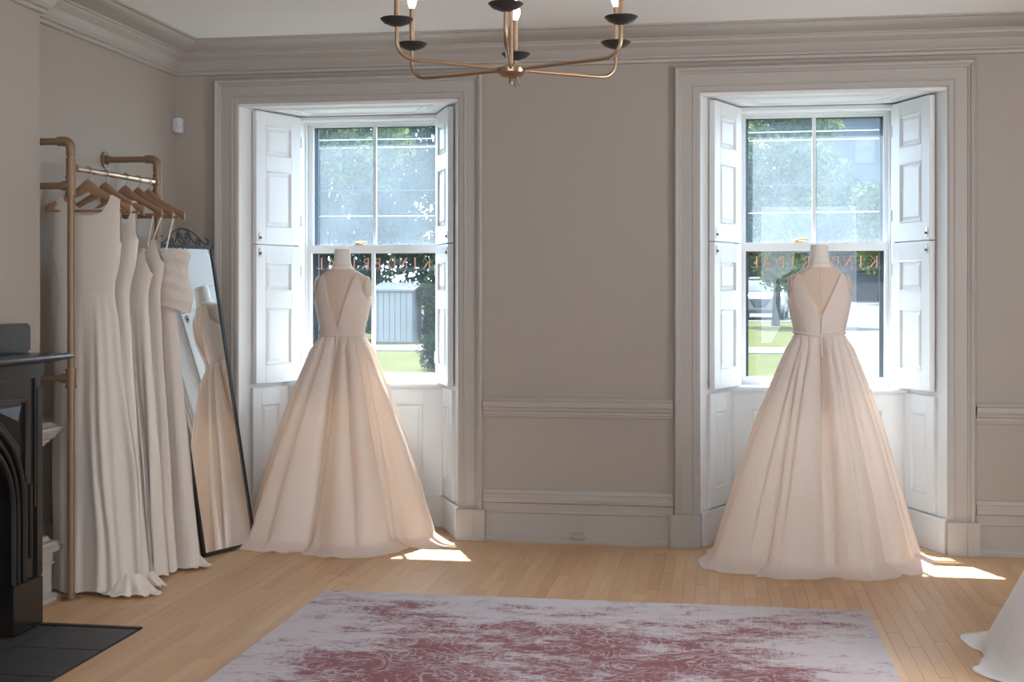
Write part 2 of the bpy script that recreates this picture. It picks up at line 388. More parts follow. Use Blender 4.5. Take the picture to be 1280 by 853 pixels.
# floor: sub-floor slab with a board for every plank
floor = MB().box(XL-0.2, XR+0.2, YR-0.2, 0.46, -0.08, -0.013).build('floor', 'gap_dark'); tag(floor, kind='structure')
def project(x, y, z):
    c, s = math.cos(0.15995), math.sin(0.15995); Y = y+CAM_D
    r = x*c+Y*s; f_ = -x*s+Y*c
    return 640+FPX*r/f_, YH-FPX*(z-CAM_H)/f_
HEARTH = (-2.94, -2.475, -3.75, -2.185)
boards = []
BW = 0.0585
for r in range(4):        # border courses along the window wall
    x = XL+0.01-random.random()*0.5
    while x < XR:
        l = random.uniform(0.5, 1.35); boards.append((max(x, XL), min(x+l, XR), -BW*(r+1), -BW*r)); x += l
for xc in WX:
    for r in range(7):
        yy = BW*r; inset = SPL*yy/DEP
        boards.append((xc-HW+inset+0.01, xc+HW-inset-0.01, yy, yy+BW))
ncol = int((XR-XL)/BW)+1
for c_ in range(ncol):
    x0 = XL+c_*BW; x1 = min(x0+BW, XR); y = -BW*4-random.random()*0.2
    first = True
    while y > -5.2:
        l = random.uniform(0.35, 1.15) if not first else random.uniform(0.2, 0.9)
        y0, y1 = y-l, (y if not first else -BW*4); first = False; y = y0
        if x1 <= XB and y0 < YB: y0 = max(y0, YB)
        if y1-y0 < 0.02: continue
        hx0, hx1, hy0, hy1 = HEARTH
        if x0+BW/2 > hx0-0.3 and x0+BW/2 < hx1 and y0 < hy1:
            if y1 <= hy1: continue
            y0 = hy1
        boards.append((x0, x1, y0, y1))
def shown(b):
    x0, x1, y0, y1 = b
    if x0 > -1.9 and x1 < 0.67 and y1 < -1.44: return 0
    if -2.62 < x0 and x1 < -1.6 and y0 > -0.62: return 0
    if -0.1 < x0 and x1 < 1.1 and y0 > -0.7: return 0
    q = [project(x, y, 0) for x, y in ((x0, y0), (x1, y0), (x1, y1), (x0, y1))]
    q = [(min(max(a, 0), 1280), min(max(b_, 0), 853)) for a, b_ in q]
    return abs(sum(q[i][0]*q[(i+1) % 4][1]-q[(i+1) % 4][0]*q[i][1] for i in range(4)))/2
boards.sort(key=shown, reverse=True)
unit = MB().box(-0.5, 0.5, -0.5, 0.5, -0.5, 0.5).mesh('plank')
rest = MB(); G = 0.0009
for i, (x0, x1, y0, y1) in enumerate(boards):
    dz = random.uniform(-0.0005, 0.0003)
    if i < 300:
        o = link('plank', unit, 'maple_boards', floor)
        o.location = ((x0+x1)/2, (y0+y1)/2, -0.007+dz); o.scale = (x1-x0-G, y1-y0-G, 0.014)
    else: rest.box(x0+G/2, x1-G/2, y0+G/2, y1-G/2, -0.0129, dz)
rest.box(XB, XR, YR, -6.4, -0.0129, 0)
tag(rest.build('planks', 'maple_boards', floor), kind='stuff')

# cornice, chair rail, baseboards
corn = [(0.0, 2.765), (0.018, 2.768), (0.020, 2.785), (0.034, 2.79), (0.034, 2.80), (0.048, 2.812), (0.062, 2.845), (0.095, 2.868), (0.098, 2.882), (0.108, 2.884), (0.112, 2.892),
        (0.135, 2.896), (0.175, 2.906), (0.215, 2.924), (0.222, 2.932), (0.245, 2.936), (0.245, 2.9455), (0.0, 2.9455)]
path = [(XR, 0), (XL, 0), (XL, YB), (XB, YB), (XB, YR)]
tag(sweep(path, corn, flat3).build('trim_cornice', 'trim_paint', smooth=0.5, fixn=True), kind='structure')
rail = [(0, 0.725), (0.010, 0.727), (0.012, 0.742), (0.020, 0.745), (0.020, 0.757), (0.030, 0.765), (0.034, 0.782), (0.044, 0.786), (0.050, 0.806), (0.050, 0.818), (0.032, 0.824), (0.020, 0.838), (0, 0.842)]
base = [(0, 0), (0.032, 0), (0.032, 0.018), (0.024, 0.030), (0.018, 0.034), (0.018, 0.165), (0.023, 0.170), (0.023, 0.176), (0.020, 0.18), (0.020, 0.225), (0.036, 0.232), (0.038, 0.252), (0.028, 0.266), (0.028, 0.276), (0.016, 0.282), (0.012, 0.300), (0, 0.306)]
CO = 0.152
segs = [(XR, WX[1]+HW+CO), (WX[1]-HW-CO, WX[0]+HW+CO)]
for i, (a, b) in enumerate(segs):
    tag(sweep([(a, 0), (b, 0)], rail, flat3).build('trim_%d' % (i+1), 'trim_paint', smooth=0.4, fixn=True), kind='structure')
    tag(sweep([(a, 0), (b, 0)], base, flat3).build('baseboard_%s' % ('right', 'middle')[i], 'trim_paint', smooth=0.4, fixn=True), kind='structure')
corner = [(WX[0]-HW-CO, 0), (XL, 0), (XL, YB), (XB, YB), (XB, -2.12)]
rail2 = [(a*1.7, b) for a, b in rail]; base2 = [(a*2.1, b) for a, b in base]
tag(sweep(corner[:3], rail, flat3).build('trim_3', 'trim_paint', smooth=0.4, fixn=True), kind='structure')
tag(sweep(corner[:3], base, flat3).build('baseboard_left', 'trim_paint', smooth=0.4, fixn=True), kind='structure')
tag(sweep([(XL+0.03, YB), (XB, YB), (XB, -2.12)], rail2, flat3).build('trim_4', 'trim_paint', smooth=0.4, fixn=True), kind='structure')
tag(sweep([(XL+0.03, YB), (XB, YB), (XB, -2.12)], base2, flat3).build('baseboard_chimney', 'trim_paint', smooth=0.4, fixn=True), kind='structure')

# ------------------------------------------------------------------ windows
GL = {  # letters as strokes in a 1 x 1.4 cell: ('l', x0,y0,x1,y1,w) or ('a', cx,cy,rx,ry,a0,a1,w)
 'K': (1.05, [('l', .15, 0, .15, 1.4, .16), ('l', .15, .6, .85, 1.4, .06), ('l', .35, .8, .95, 0, .16), ('s', .15, 0), ('s', .15, 1.4), ('s', .85, 1.4), ('s', .95, 0)]),
 'I': (0.45, [('l', .22, 0, .22, 1.4, .16), ('s', .22, 0), ('s', .22, 1.4)]),
 'N': (1.15, [('l', .15, 0, .15, 1.4, .06), ('l', .15, 1.4, 1.0, 0, .17), ('l', 1.0, 0, 1.0, 1.4, .06), ('s', .15, 0), ('s', .1, 1.4), ('s', 1.0, 1.4)]),
 'D': (1.1, [('l', .15, 0, .15, 1.4, .16), ('a', .15, .7, .82, .7, -90, 90, .13), ('s', .12, 0), ('s', .12, 1.4)]),
 'B': (0.9, [('l', .15, 0, .15, 1.4, .16), ('a', .15, 1.05, .52, .35, -90, 90, .11), ('a', .15, .36, .62, .36, -90, 90, .12), ('s', .12, 0), ('s', .12, 1.4)]),
 'R': (1.0, [('l', .15, 0, .15, 1.4, .16), ('a', .15, 1.03, .55, .37, -90, 90, .11), ('l', .4, .66, .92, 0, .15), ('s', .12, 0), ('s', .12, 1.4), ('s', .95, 0)]),
 'A': (1.1, [('l', .05, 0, .52, 1.4, .06), ('l', .52, 1.4, 1.0, 0, .17), ('l', .22, .5, .84, .5, .06), ('s', .05, 0), ('s', 1.0, 0)]),
 'L': (0.85, [('l', .15, 0, .15, 1.4, .16), ('l', .15, .03, .78, .03, .06), ('l', .76, 0, .8, .25, .06), ('s', .12, 0), ('s', .15, 1.4)]),
}
def letter(mb, ch, ox, oz, h, y, flip):
    w_, st = GL[ch]; k = h/1.4
    def P(x, z): return (ox+(-x if flip else x)*k, y, oz+z*k)
    def seg(x0, z0, x1, z1, w):
        d = Vector((x1-x0, z1-z0)); d = d.normalized() if d.length else Vector((1, 0)); n = Vector((-d.y, d.x))*w/2
        q = [P(x0+n.x, z0+n.y), P(x0-n.x, z0-n.y), P(x1-n.x, z1-n.y), P(x1+n.x, z1+n.y)]
        mb.add(q+[(a, b+0.0008, c) for a, b, c in q], [(0, 1, 2, 3), (7, 6, 5, 4), (0, 4, 5, 1), (1, 5, 6, 2), (2, 6, 7, 3), (3, 7, 4, 0)])
    for s_ in st:
        if s_[0] == 'l': seg(*s_[1:])
        elif s_[0] == 's': seg(s_[1]-.14, s_[2], s_[1]+.14, s_[2], .055)
        else:
            _, cx, cz, rx_, rz_, a0, a1, w = s_; n = 9
            pts = [(cx+rx_*math.cos(math.radians(a0+(a1-a0)*i/n)), cz+rz_*math.sin(math.radians(a0+(a1-a0)*i/n))) for i in range(n+1)]
            for p, q in zip(pts, pts[1:]):
                ww = w*(0.45+0.55*abs(math.cos(math.atan2((p[1]+q[1])/2-cz, (p[0]+q[0])/2-cx))))
                seg(*p, *q, ww)
    return w_*k

def panel_mesh(w, h, rec=0.010, bw=0.022):
    """raised-and-fielded panel in local x,z, face towards -y, sitting rec behind y=0"""
    def ring(i, y): return [(i, y, i), (w-i, y, i), (w-i, y, h-i), (i, y, h-i)]
    r = ring(0, 0)+ring(0.006, -0.004)+ring(0.011, 0.004)+ring(0.013, rec)+ring(bw, rec)+ring(bw+0.014, rec-0.006)
    f = []
    for k in range(5):
        for j in range(4): f.append((k*4+j, k*4+(j+1) % 4, (k+1)*4+(j+1) % 4, (k+1)*4+j))
    f.append((20, 21, 22, 23))
    mb = MB(); mb.add(r, f); mb.box(0.0, w, rec+0.001, rec+0.004, 0.0, h); return mb

def leaf_frame(w, h, panels, t=0.034):
    """door-like leaf: stiles and rails around the panel openings (x0,x1,z0,z1)"""
    mb = MB(); x0, x1 = panels[0][0], panels[0][1]
    mb.box(0, x0, 0, t, 0, h); mb.box(x1, w, 0, t, 0, h)
    zs = [0]+[z for p in panels for z in p[2:]]+[h]
    for i in range(0, len(zs), 2): mb.box(x0, x1, 0, t, zs[i], zs[i+1])
    return mb

def place(o, origin, xdir):
    """local x along xdir (horizontal), z up"""
    o.location = origin; o.rotation_euler = (0, 0, math.atan2(xdir[1], xdir[0]))

def make_window(idx, xc, side_words):
    R = struct('window_%d' % idx, (xc, 0, 0))
    # moulded casing and plinth blocks
    cas = [(0, 0), (0, 0.010), (0.010, 0.016), (0.034, 0.016), (0.037, 0.022), (0.044, 0.022), (0.047, 0.018), (0.104, 0.018), (0.108, 0.026), (0.118, 0.030), (0.122, 0.040), (0.136, 0.046), (0.144, 0.040), (0.150, 0.024), (0.152, 0)]
    pth = [(-HW, 0.186), (-HW, HEAD), (HW, HEAD), (HW, 0.186)]
    sweep(pth, cas, lambda p, b: (p.x, -b, p.y)).build('casing', 'trim_paint', R, smooth=0.35, fixn=True)
    for s in (-1, 1):
        a, b = sorted((s*(HW-0.004), s*(HW+CO+0.014)))
        pl = MB().box(a, b, -0.052, 0, 0, 0.186); pl.box(*sorted((s*(HW+0.10), s*(HW+CO+0.016))), -0.060, -0.052, 0, 0.184)
        pl.build('plinth_block', 'trim_paint', R, bevel=0.003)
        # splayed reveal board, solid to the masonry
        near, far = (s*HW, 0.0), (s*(HW-SPL), DEP)
        poly = [near, far, (s*(HW-SPL), DEP+0.0), (s*(HW+0.0), DEP)]
        pts = [near, far, (s*HW, DEP)]
        if s < 0: pts = pts[::-1]
        MB().prism(pts, 0, HEAD).build('reveal_board', 'window_paint', R, fixn=True)
        d = Vector((far[0]-near[0], far[1]-near[1])); L = d.length; d.normalize()
        # fixed panel and skirting under the shutter
        nrm = Vector((-d.y, d.x)) if s > 0 else Vector((d.y, -d.x))   # into the opening
        lo = MB(); w0, w1 = 0.20*L, 0.80*L
        def frame_at(mb, name, a0, z0, out, m='window_paint', bev=0.0, parent=R):
            o = mb.build(name, m, parent, bevel=bev, fixn=True)
            p = Vector(near)+d*a0+nrm*out
            if s < 0: place(o, (p.x, p.y, z0), (d.x, d.y))
            else:
                place(o, (p.x, p.y, z0), (d.x, d.y)); o.scale = (1, -1, 1)
            return o
        pw = w1-w0
        frame_at(leaf_frame(pw, 0.66, [(0.075, pw-0.07, 0.10, 0.56)], 0.018), 'lower_frame', w0, 0.205, 0.018, bev=0.0015)
        frame_at(panel_mesh(pw-0.145, 0.46), 'lower_panel', w0+0.075, 0.305, 0.018)
        frame_at(MB().box(0, 0.80*L, 0, 0.018, 0, 0.195).box(0, 0.80*L, -0.010, 0.0, 0.180, 0.198), 'skirting', 0.004, 0, 0.020, bev=0.003)
    # soffit
    MB().prism([(-HW, 0), (HW, 0), (HW-SPL, DEP), (-HW+SPL, DEP)], 2.572, HEAD).build('soffit', 'window_paint', R, fixn=True)
    sp = MB(); y0, y1 = 0.11, 0.40
    q = lambda y, e: (HW-SPL*y/DEP)-e
    ring = [(-q(y0, .13), y0), (q(y0, .13), y0), (q(y1, .13), y1), (-q(y1, .13), y1)]
    lp = ring+[ring[0]]
    for a, b in zip(lp, lp[1:]): sp.tube([(*a, 2.570), (*b, 2.570)], 0.007, 6)
    lp = [(-q(.15, .19), .15), (q(.15, .19), .15), (q(.36, .19), .36), (-q(.36, .19), .36)]; lp.append(lp[0])
    for a, b in zip(lp, lp[1:]): sp.tube([(*a, 2.570), (*b, 2.570)], 0.005, 6)
    sp.build('soffit_moulding', 'window_paint', R, smooth=0.6)
    # apron under the sill with its panel
    ax = HW-SPL*0.38/DEP
    for s in (0,):
        mb = leaf_frame(2*ax, 0.86-0.0, [(0.14, 2*ax-0.14, 0.30, 0.76)], 0.03)
        o = mb.build('apron', 'window_paint', R, bevel=0.0015); o.location = (-ax, 0.385, 0)
        o = panel_mesh(2*ax-0.28, 0.46).build('apron_panel', 'window_paint', R); o.location = (-ax+0.14, 0.385, 0.30)
        o = MB().box(-ax, ax, 0.367, 0.385, 0, 0.19).build('apron_skirting', 'window_paint', R, bevel=0.003)
    MB().box(-ax-0.02, ax+0.02, 0.352, 0.60, 0.862, 0.888).build('sill', 'window_paint', R, bevel=0.006)
    # pulley-stile frame
    fr = MB()
    for s in (-1, 1):
        a, b = sorted((s*(FH-0.022), s*(FH+0.004))); fr.box(a, b, 0.462, 0.675, 0.862, 2.566)
        a, b = sorted((s*(FH-0.034), s*(FH-0.020))); fr.box(a, b, 0.555, 0.572, 0.888, 2.55)
        a, b = sorted((s*(FH+0.004), s*(FH+0.014)));
    fr.box(-FH, FH, 0.462, 0.675, 2.548, 2.566); fr.box(-FH, FH, 0.552, 0.572, 2.530, 2.55)
    fr.box(-FH, FH, 0.60, 0.70, 0.84, 0.880)
    fr.build('window_frame', 'window_paint', R, bevel=0.0015)
    # inner stop moulding round the sash opening
    st = [(0, 0), (0, 0.012), (0.012, 0.016), (0.020, 0.010), (0.024, 0)]
    sweep([(-FH, 0.888), (-FH, 2.555), (FH, 2.555), (FH, 0.888)], [(-a, b) for a, b in st], lambda p, b: (p.x, DEP-0.006-b, p.y)).build('stop_moulding', 'window_paint', R, smooth=0.4, fixn=True)
    for s in (-1, 1):
        for z in (1.20, 1.63, 1.95, 2.33):
            MB().lathe([(0.0, -0.003), (0.006, -0.002), (0.006, 0.002), (0.003, 0.006), (0, 0.007)], n=10).xf(Matrix.Translation((s*(FH-0.012), DEP-0.010, z)) @ Matrix.Rotation(PI/2, 4, 'X')).build('stop_screw', 'brass_lock', R)
    G2 = 0.410
    def sash(name, y0, y1, z0, z1, zg0, zg1, glass):
        ox = FH-0.023
        mb = MB().box(-ox, -G2, y0, y1, z0, z1).box(G2, ox, y0, y1, z0, z1).box(-G2, G2, y0, y1, z0, zg0).box(-G2, G2, y0, y1, zg1, z1)
        o = mb.build(name, 'window_paint', R, bevel=0.003)
        MB().box(-0.011, 0.011, y0+0.002, y1-0.002, zg0-0.002, zg1+0.002).build('glazing_bar', 'window_paint', o, bevel=0.003)
        ym = (y0+y1)/2
        for a, b in ((-G2-0.004, -0.007), (0.007, G2+0.004)):
            MB().box(a, b, ym-0.002, ym+0.002, zg0-0.004, zg1+0.004).build('pane', glass, o)
        return o
    up = sash('upper_sash', 0.616, 0.650, 1.712, 2.546, 1.757, 2.519, 'pane_dusty')
    lw = sash('lower_sash', 0.576, 0.612, 0.882, 1.755, 0.937, 1.703, 'pane_clear')
    # sash lock
    lk = MB().box(-0.12, -0.06, 0.578, 0.606, 1.755, 1.760); lk.lathe([(0.016, 0), (0.017, 0.012), (0.008, 0.018), (0, 0.018)], (-0.105, 0.593, 1.760), 14)
    lk.tube([(-0.105, 0.593, 1.772), (-0.07, 0.588, 1.776), (-0.045, 0.592, 1.770)], [0.006, 0.005, 0.008], 8)
    lk.build('sash_lock', 'brass_lock', lw, smooth=0.6)
    # gilt lettering on the lower panes, read from the street
    tx = MB(); x = 0.372; h = 0.068; pitch = 0.0765
    for ch in 'KIND BRIDAL':
        if ch == ' ': x -= 0.018; continue
        w = GL[ch][0]*h/1.4; letter(tx, ch, x+ (w-0.045)/2, 1.603, h, 0.5905, True); x -= pitch
    tx.build('lettering', 'copper_letter', lw)
    # dark storm frame on the street side
    fr = MB(); o_, i_ = FH+0.0, G2-0.018
    fr.box(-o_, -i_, 0.676, 0.692, 0.88, 2.56).box(i_, o_, 0.676, 0.692, 0.88, 2.56)
    fr.box(-i_, i_, 0.676, 0.692, 2.515, 2.56).box(-i_, i_, 0.676, 0.692, 0.88, 0.930).box(-i_, i_, 0.676, 0.692, 1.700, 1.750)
    fr.build('storm_frame', 'dark_frame', R)
    return R
make_window(1, WX[0], ''); make_window(2, WX[1], '')

# hinged shutters: two leaves each side of each window
def make_shutter(label, xc, s, upper):
    near = Vector((xc+s*HW, 0.0)); far = Vector((xc+s*(HW-SPL), DEP)); d = far-near; L = d.length; d.normalize()
    nrm = Vector((-d.y, d.x)) if s > 0 else Vector((d.y, -d.x))
    z0, z1 = (1.748, 2.560) if upper else (0.893, 1.742)
    a0 = 0.205*L; w = 0.985*L-a0; h = z1-z0
    p = near+d*a0+nrm*0.042
    o = thing('window_shutter', label, 'shutter', (p.x, p.y, z0), math.atan2(d.y, d.x), 'folding shutters in the window recesses')
    pan = [(0.21*w, 0.79*w, 0.105, 0.455), (0.21*w, 0.79*w, 0.545, 0.735)] if upper else [(0.21*w, 0.79*w, 0.11, 0.465), (0.21*w, 0.79*w, 0.565, 0.745)]
    sc = (1, 1, 1) if s < 0 else (1, -1, 1)
    def part(mb, name, m, bev=0, loc=(0, 0, 0), smooth=None):
        q = mb.build(name, m, o, bevel=bev, fixn=True, smooth=smooth)
        q.location = (loc[0], loc[1]*sc[1], loc[2]); q.scale = sc; return q
    part(leaf_frame(w, h, pan), 'frame', 'window_paint', 0.0015)
    for q in pan: part(panel_mesh(q[1]-q[0], q[3]-q[2]), 'panel', 'window_paint', 0, (q[0], 0.0, q[2]))
    zl = 0.045 if upper else h-0.045
    lt = MB().box(0.020, 0.042, -0.003, 0.001, zl-0.026, zl+0.026); part(lt, 'latch_plate', 'latch_plate', 0.002)
    part(MB().lathe([(0, -0.006), (0.008, -0.004), (0.008, 0.004), (0, 0.006)], n=12).xf(Matrix.Translation((0.031, -0.006, zl-0.006)) @ Matrix.Rotation(PI/2, 4, 'X')), 'latch_knob', 'latch_metal', smooth=0.8)
    part(MB().tube([(w+0.004, 0.0, 0.12), (w+0.004, 0.0, 0.19)], 0.006, 8), 'hinge', 'window_paint')
    part(MB().tube([(w+0.004, 0.0, h-0.19), (w+0.004, 0.0, h-0.12)], 0.006, 8), 'hinge', 'window_paint')
    return o
for xc, wn in ((WX[0], 'window beside the leaning mirror'), (WX[1], 'window far from the mirror')):
    for s, sn in ((-1, 'left'), (1, 'right')):
        make_shutter('upper white panelled shutter on the %s side of the %s' % (sn, wn), xc, s, True)
        make_shutter('lower white panelled shutter on the %s side of the %s' % (sn, wn), xc, s, False)

# ------------------------------------------------------------------ rug
rc = (-0.615, -1.42-1.55, 0.0)
r = MB().box(-1.275, 1.275, -1.55, 1.55, 0.0012, 0.0105).build('area_rug', 'faded_rug', bevel=0.003); r.location = rc
tag(r, 'large faded red and grey patterned rug lying on the wooden floor', 'rug')

# ------------------------------------------------------------------ fireplace
fp = thing('fireplace_mantel', 'black marble fireplace mantel with a carved arch on the left', 'fireplace', (-3.165, -2.82, 0))
FX = 0.225      # local x of the front face; local y runs along the wall, far end +0.65
def fpart(mb, name, m='black_marble', **k): return mb.build(name, m, fp, **k)
FE = 0.645; PW = 0.245; AZ = 0.50; AR = FE-PW; AH = 0.36
for s in (-1, 1):
    a, b = sorted((s*FE, s*(FE-PW)))
    fpart(MB().box(0.012, FX, a, b, 0.0, 0.21), 'plinth', bevel=0.004)
    fpart(MB().box(0.012, FX-0.014, a+0.004*(s < 0), b-0.004*(s > 0), 0.212, AZ), 'pilaster', bevel=0.003)
    fpart(MB().box(0.012, FX-0.002, *sorted((s*(FE+0.001), s*(FE-0.05))), 0.212, 1.04), 'corner_strip', bevel=0.004)
    # vertical reeded mouldings
    for k, e in enumerate((0.085, 0.125)):
        fpart(MB().tube([(FX-0.012, s*(FE-e), 0.30), (FX-0.012, s*(FE-e), 0.62+0.1*k)], 0.010, 8), 'reed', smooth=0.8)
# spandrel slab with the arched opening
n = 20
arc = [(AR*math.cos(PI*i/n), AZ+AH*math.sin(PI*i/n)**0.85) for i in range(n+1)]   # from +y to -y
mb = MB(); fx0, fx1 = 0.012, FX-0.014
outer = [(FE, AZ)]+[(FE-2*FE*i/n, 1.145) for i in range(n+1)]+[(-FE, AZ)]
v = []; f = []
inn = [arc[0]]+arc+[arc[-1]]
for (yo, zo), (yi, zi) in zip(outer, inn): v += [(fx1, yo, zo), (fx1, yi, zi), (fx0, yo, zo), (fx0, yi, zi)]
for i in range(len(inn)-1):
    a, b = 4*i, 4*i+4
    f += [(a, a+1, b+1, b), (a+2, b+2, b+3, a+3), (a+1, a+3, b+3, b+1), (a, b, b+2, a+2)]
mb.add(v, f); fpart(mb, 'spandrel', fixn=True)
for e, rr, zz in ((0.012, 0.016, 0), (0.055, 0.011, 0), (0.10, 0.014, 0)):
    pts = [((AR+e)*math.cos(PI*i/30), AZ+(AH+e)*math.sin(PI*i/30)**0.85) for i in range(31)]
    fpart(MB().tube([(FX-0.010, y, 0.215)  for y in [AR+e]]+[(FX-0.010, y, z) for y, z in pts]+[(FX-0.010, -AR-e, 0.215)], rr, 8), 'arch_moulding', smooth=0.8)
for s in (-1, 1):           # rectangular panel mouldings and the sunk spandrel triangle
    q = [(s*(FE-0.05), 1.075), (s*0.06, 1.075)]
    loop = [(FX-0.012, s*(FE-0.055), 0.52), (FX-0.012, s*(FE-0.055), 1.085), (FX-0.012, s*0.05, 1.085)]
    fpart(MB().tube(loop, 0.010, 4), 'panel_moulding')
    loop = [(FX-0.012, s*(FE-0.135), 0.66), (FX-0.012, s*(FE-0.135), 0.99), (FX-0.012, s*0.10, 0.99)]
    fpart(MB().tube(loop, 0.013, 4), 'panel_moulding')
    tri = [(s*(FE-0.16), 0.965), (s*(FE-0.16), 0.79), (s*(AR-0.12), 0.965)]
    t_ = MB(); cy, cz = sum(p[0] for p in tri)/3, sum(p[1] for p in tri)/3
    t_.add([(FX-0.013, y, z) for y, z in tri]+[(FX+0.012, cy, cz)], [(0, 1, 3), (1, 2, 3), (2, 0, 3)]); fpart(t_, 'spandrel_ornament', fixn=True)
fpart(MB().box(0.012, FX+0.006, -FE-0.004, FE+0.004, 1.085, 1.145), 'frieze', bevel=0.006)
prof = [(0, 1.145), (0.25, 1.145), (0.27, 1.152), (0.30, 1.154), (0.318, 1.160), (0.322, 1.168), (0.318, 1.177), (0.30, 1.181), (0, 1.182)]
sh = MB(); v = [(a, y, z) for y in (-0.735, 0.735) for a, z in prof]; k = len(prof)
sh.add(v, [tuple(range(k)), tuple(range(2*k-1, k-1, -1))]+[(i, i+k, (i+1) % k+k, (i+1) % k) for i in range(k)]); fpart(sh, 'mantel_shelf', smooth=0.5, fixn=True)
fpart(MB().box(0.012, 0.115, -0.742, 0.742, 1.183, 1.313), 'back_block', bevel=0.010)
fpart(MB().box(0.004, 0.012, -AR-0.01, AR+0.01, 0.0, AZ+AH+0.02), 'firebox', 'firebox_black')  # flat black sheet backing the arched opening
he = thing('hearth', 'dark slate tiled hearth in front of the fireplace', 'hearth', (-2.94, -2.97, 0))
hx = HEARTH[1]-HEARTH[0]
MB().box(0.0, hx, 0.757, 0.785, -0.012, 0.004).build('border_strip', 'slate_border', he)
ys = [0.752, 0.42, 0.05, -0.32, -0.70]
for i in range(4):
    for a, b in ((0.003, 0.085), (0.091, hx-0.002)):
        t_ = MB().box(a, b, ys[i+1]+0.003, ys[i]-0.003, -0.012, random.uniform(-0.002, 0.001)).build('slate_tile', 'slate', he, bevel=0.002)
MB().box(0, hx, -0.72, 0.785, -0.0125, -0.006).build('grout_bed', 'slate_border', he)

# ------------------------------------------------------------------ clothes rack
rk = thing('clothes_rack', 'brass pipe clothes rack fixed to the wall beside the fireplace', 'clothes rack', (-3.03, -1.76, 0))
B0, B1, BZ = Vector((-3.03, -1.76)), Vector((-2.98, -0.92)), 2.04
def rl(x, y, z): return (x+3.03, y+1.76, z)
PR = 0.0165
for P_ in (B0, B1):
    x, y = P_; top = 2.165; R_ = 0.035
    arcp = [(x-R_+R_*math.cos(a), y, top-R_+R_*math.sin(a)) for a in [PI/2*i/6 for i in range(7)]]
    po = MB().tube([rl(x, y, 0.004)]+[rl(x, y, top-R_-0.002)]+[rl(*p) for p in arcp]+[rl(x-R_-0.03, y, top)], PR, 12).build('post', 'brass_pipe', rk, smooth=0.7)
    MB().tube([rl(x, y, 0.0), rl(x, y, 0.008)], 0.045, 18).build('floor_flange', 'brass_pipe', po)
    MB().tube([rl(x, y, 0.008), rl(x, y, 0.03)], 0.024, 14).build('collar', 'brass_pipe', po)
    e_ = MB().tube([rl(*p) for p in [(x, y, top-R_-0.035)]+arcp+[(x-R_-0.03, y, top)]], 0.0225, 12); e_.build('elbow', 'brass_pipe', po, smooth=0.7)
    wx = XL+0.002
    for z in (top, 1.955, 1.045):
        wp = MB().tube([rl(wx, y, z), rl(x-(0.06 if z == top else 0), y, z)], PR, 12).build('wall_pipe', 'brass_pipe', rk, smooth=0.7)
        MB().tube([rl(wx, y, z), rl(wx+0.010, y, z)], 0.045, 18).build('flange', 'brass_pipe', wp)
        MB().tube([rl(wx+0.01, y, z), rl(wx+0.03, y, z)], 0.025, 14).build('flange_collar', 'brass_pipe', wp)
        if z != top:
            tj = MB().tube([rl(x, y, z-0.04), rl(x, y, z+0.04)], 0.0225, 14).tube([rl(x, y, z), rl(x-0.045, y, z)], 0.0225, 14)
            for dz in (-0.04, 0.04): tj.tube([rl(x, y, z+dz-0.006), rl(x, y, z+dz+0.006)], 0.0255, 14)
            tj.build('tee_joint', 'brass_pipe', po, smooth=0.7)
    tj = MB().tube([rl(x, y, BZ-0.045), rl(x, y, BZ+0.045)], 0.0225, 14); tj.build('rail_joint', 'brass_pipe', po, smooth=0.7)
dB = (B1-B0).normalized()
MB().tube([rl(*B0, BZ), rl(*B1, BZ)], 0.0145, 16).build('hanging_rail', 'rail_brass', rk, smooth=0.7)
for P_, s in ((B0, 1), (B1, -1)):
    a = P_+dB*s*0.018; b = P_+dB*s*0.034
    MB().tube([rl(*a, BZ), rl(*b, BZ)], 0.022, 14).build('rail_collar', 'brass_pipe', rk, smooth=0.7)

hook_s = [0.18, 0.37, 0.60, 0.755, 0.885]
hook_p = [B0+(B1-B0)*s for s in hook_s]
hrot = [0.06, -0.10, -0.14, -0.20, -0.12]
def make_hanger(label, p, rz):
    o = thing('clothes_hanger', label, 'hanger', (p.x, p.y, 1.85), rz, 'wooden hangers on the rack')
    # body: bowed shoulder bar
    pts = []; rad = []
    N = 22; P_ = []
    for i in range(N+1):
        t = -1+2*i/N; x = 0.215*t
        z = 0.105*(1-abs(t)**1.15)+0.012*math.exp(-(t/0.16)**2); y = 0.0
        hh = 0.017+0.016*math.exp(-(t/0.28)**2)+0.006*(abs(t) > 0.9); th = 0.008
        P_.append([(x, y+th*math.cos(a), z+hh*math.sin(a)) for a in [2*PI*k/10 for k in range(10)]])
    mb = MB().grid(P_, True); mb.f += [tuple(range(10)), tuple(N*10+k for k in range(9, -1, -1))]
    mb.build('hanger_body', 'hanger_wood', o, smooth=0.8, fixn=True)
    MB().tube([(-0.185, -0.008, -0.004), (0.185, -0.008, -0.004)], 0.006, 8).build('trouser_bar', 'hanger_wood', o, smooth=0.8)
    zr = BZ-1.85; R_ = 0.0195
    hk = [(0, 0, 0.13), (0, 0, zr-0.045), (0.012, 0, zr-0.028)]+[(R_*math.cos(a), 0, zr+R_*math.sin(a)) for a in [-0.9+ (PI+1.0)*i/10 for i in range(11)]]
    MB().tube(hk, 0.0028, 8).build('hook', 'hook_metal', o, smooth=0.9)
    return o
ordn = ['nearest the camera, holding the boat-neck gown', 'second from the camera, holding the sleeveless wrap gown', 'third from the camera, holding the folded-neck gown', 'fourth from the camera, holding the camisole gown', 'farthest from the camera, holding the lace-bodice gown']
for i in range(5): make_hanger('wooden hanger on the brass rail, '+ordn[i], hook_p[i], hrot[i])

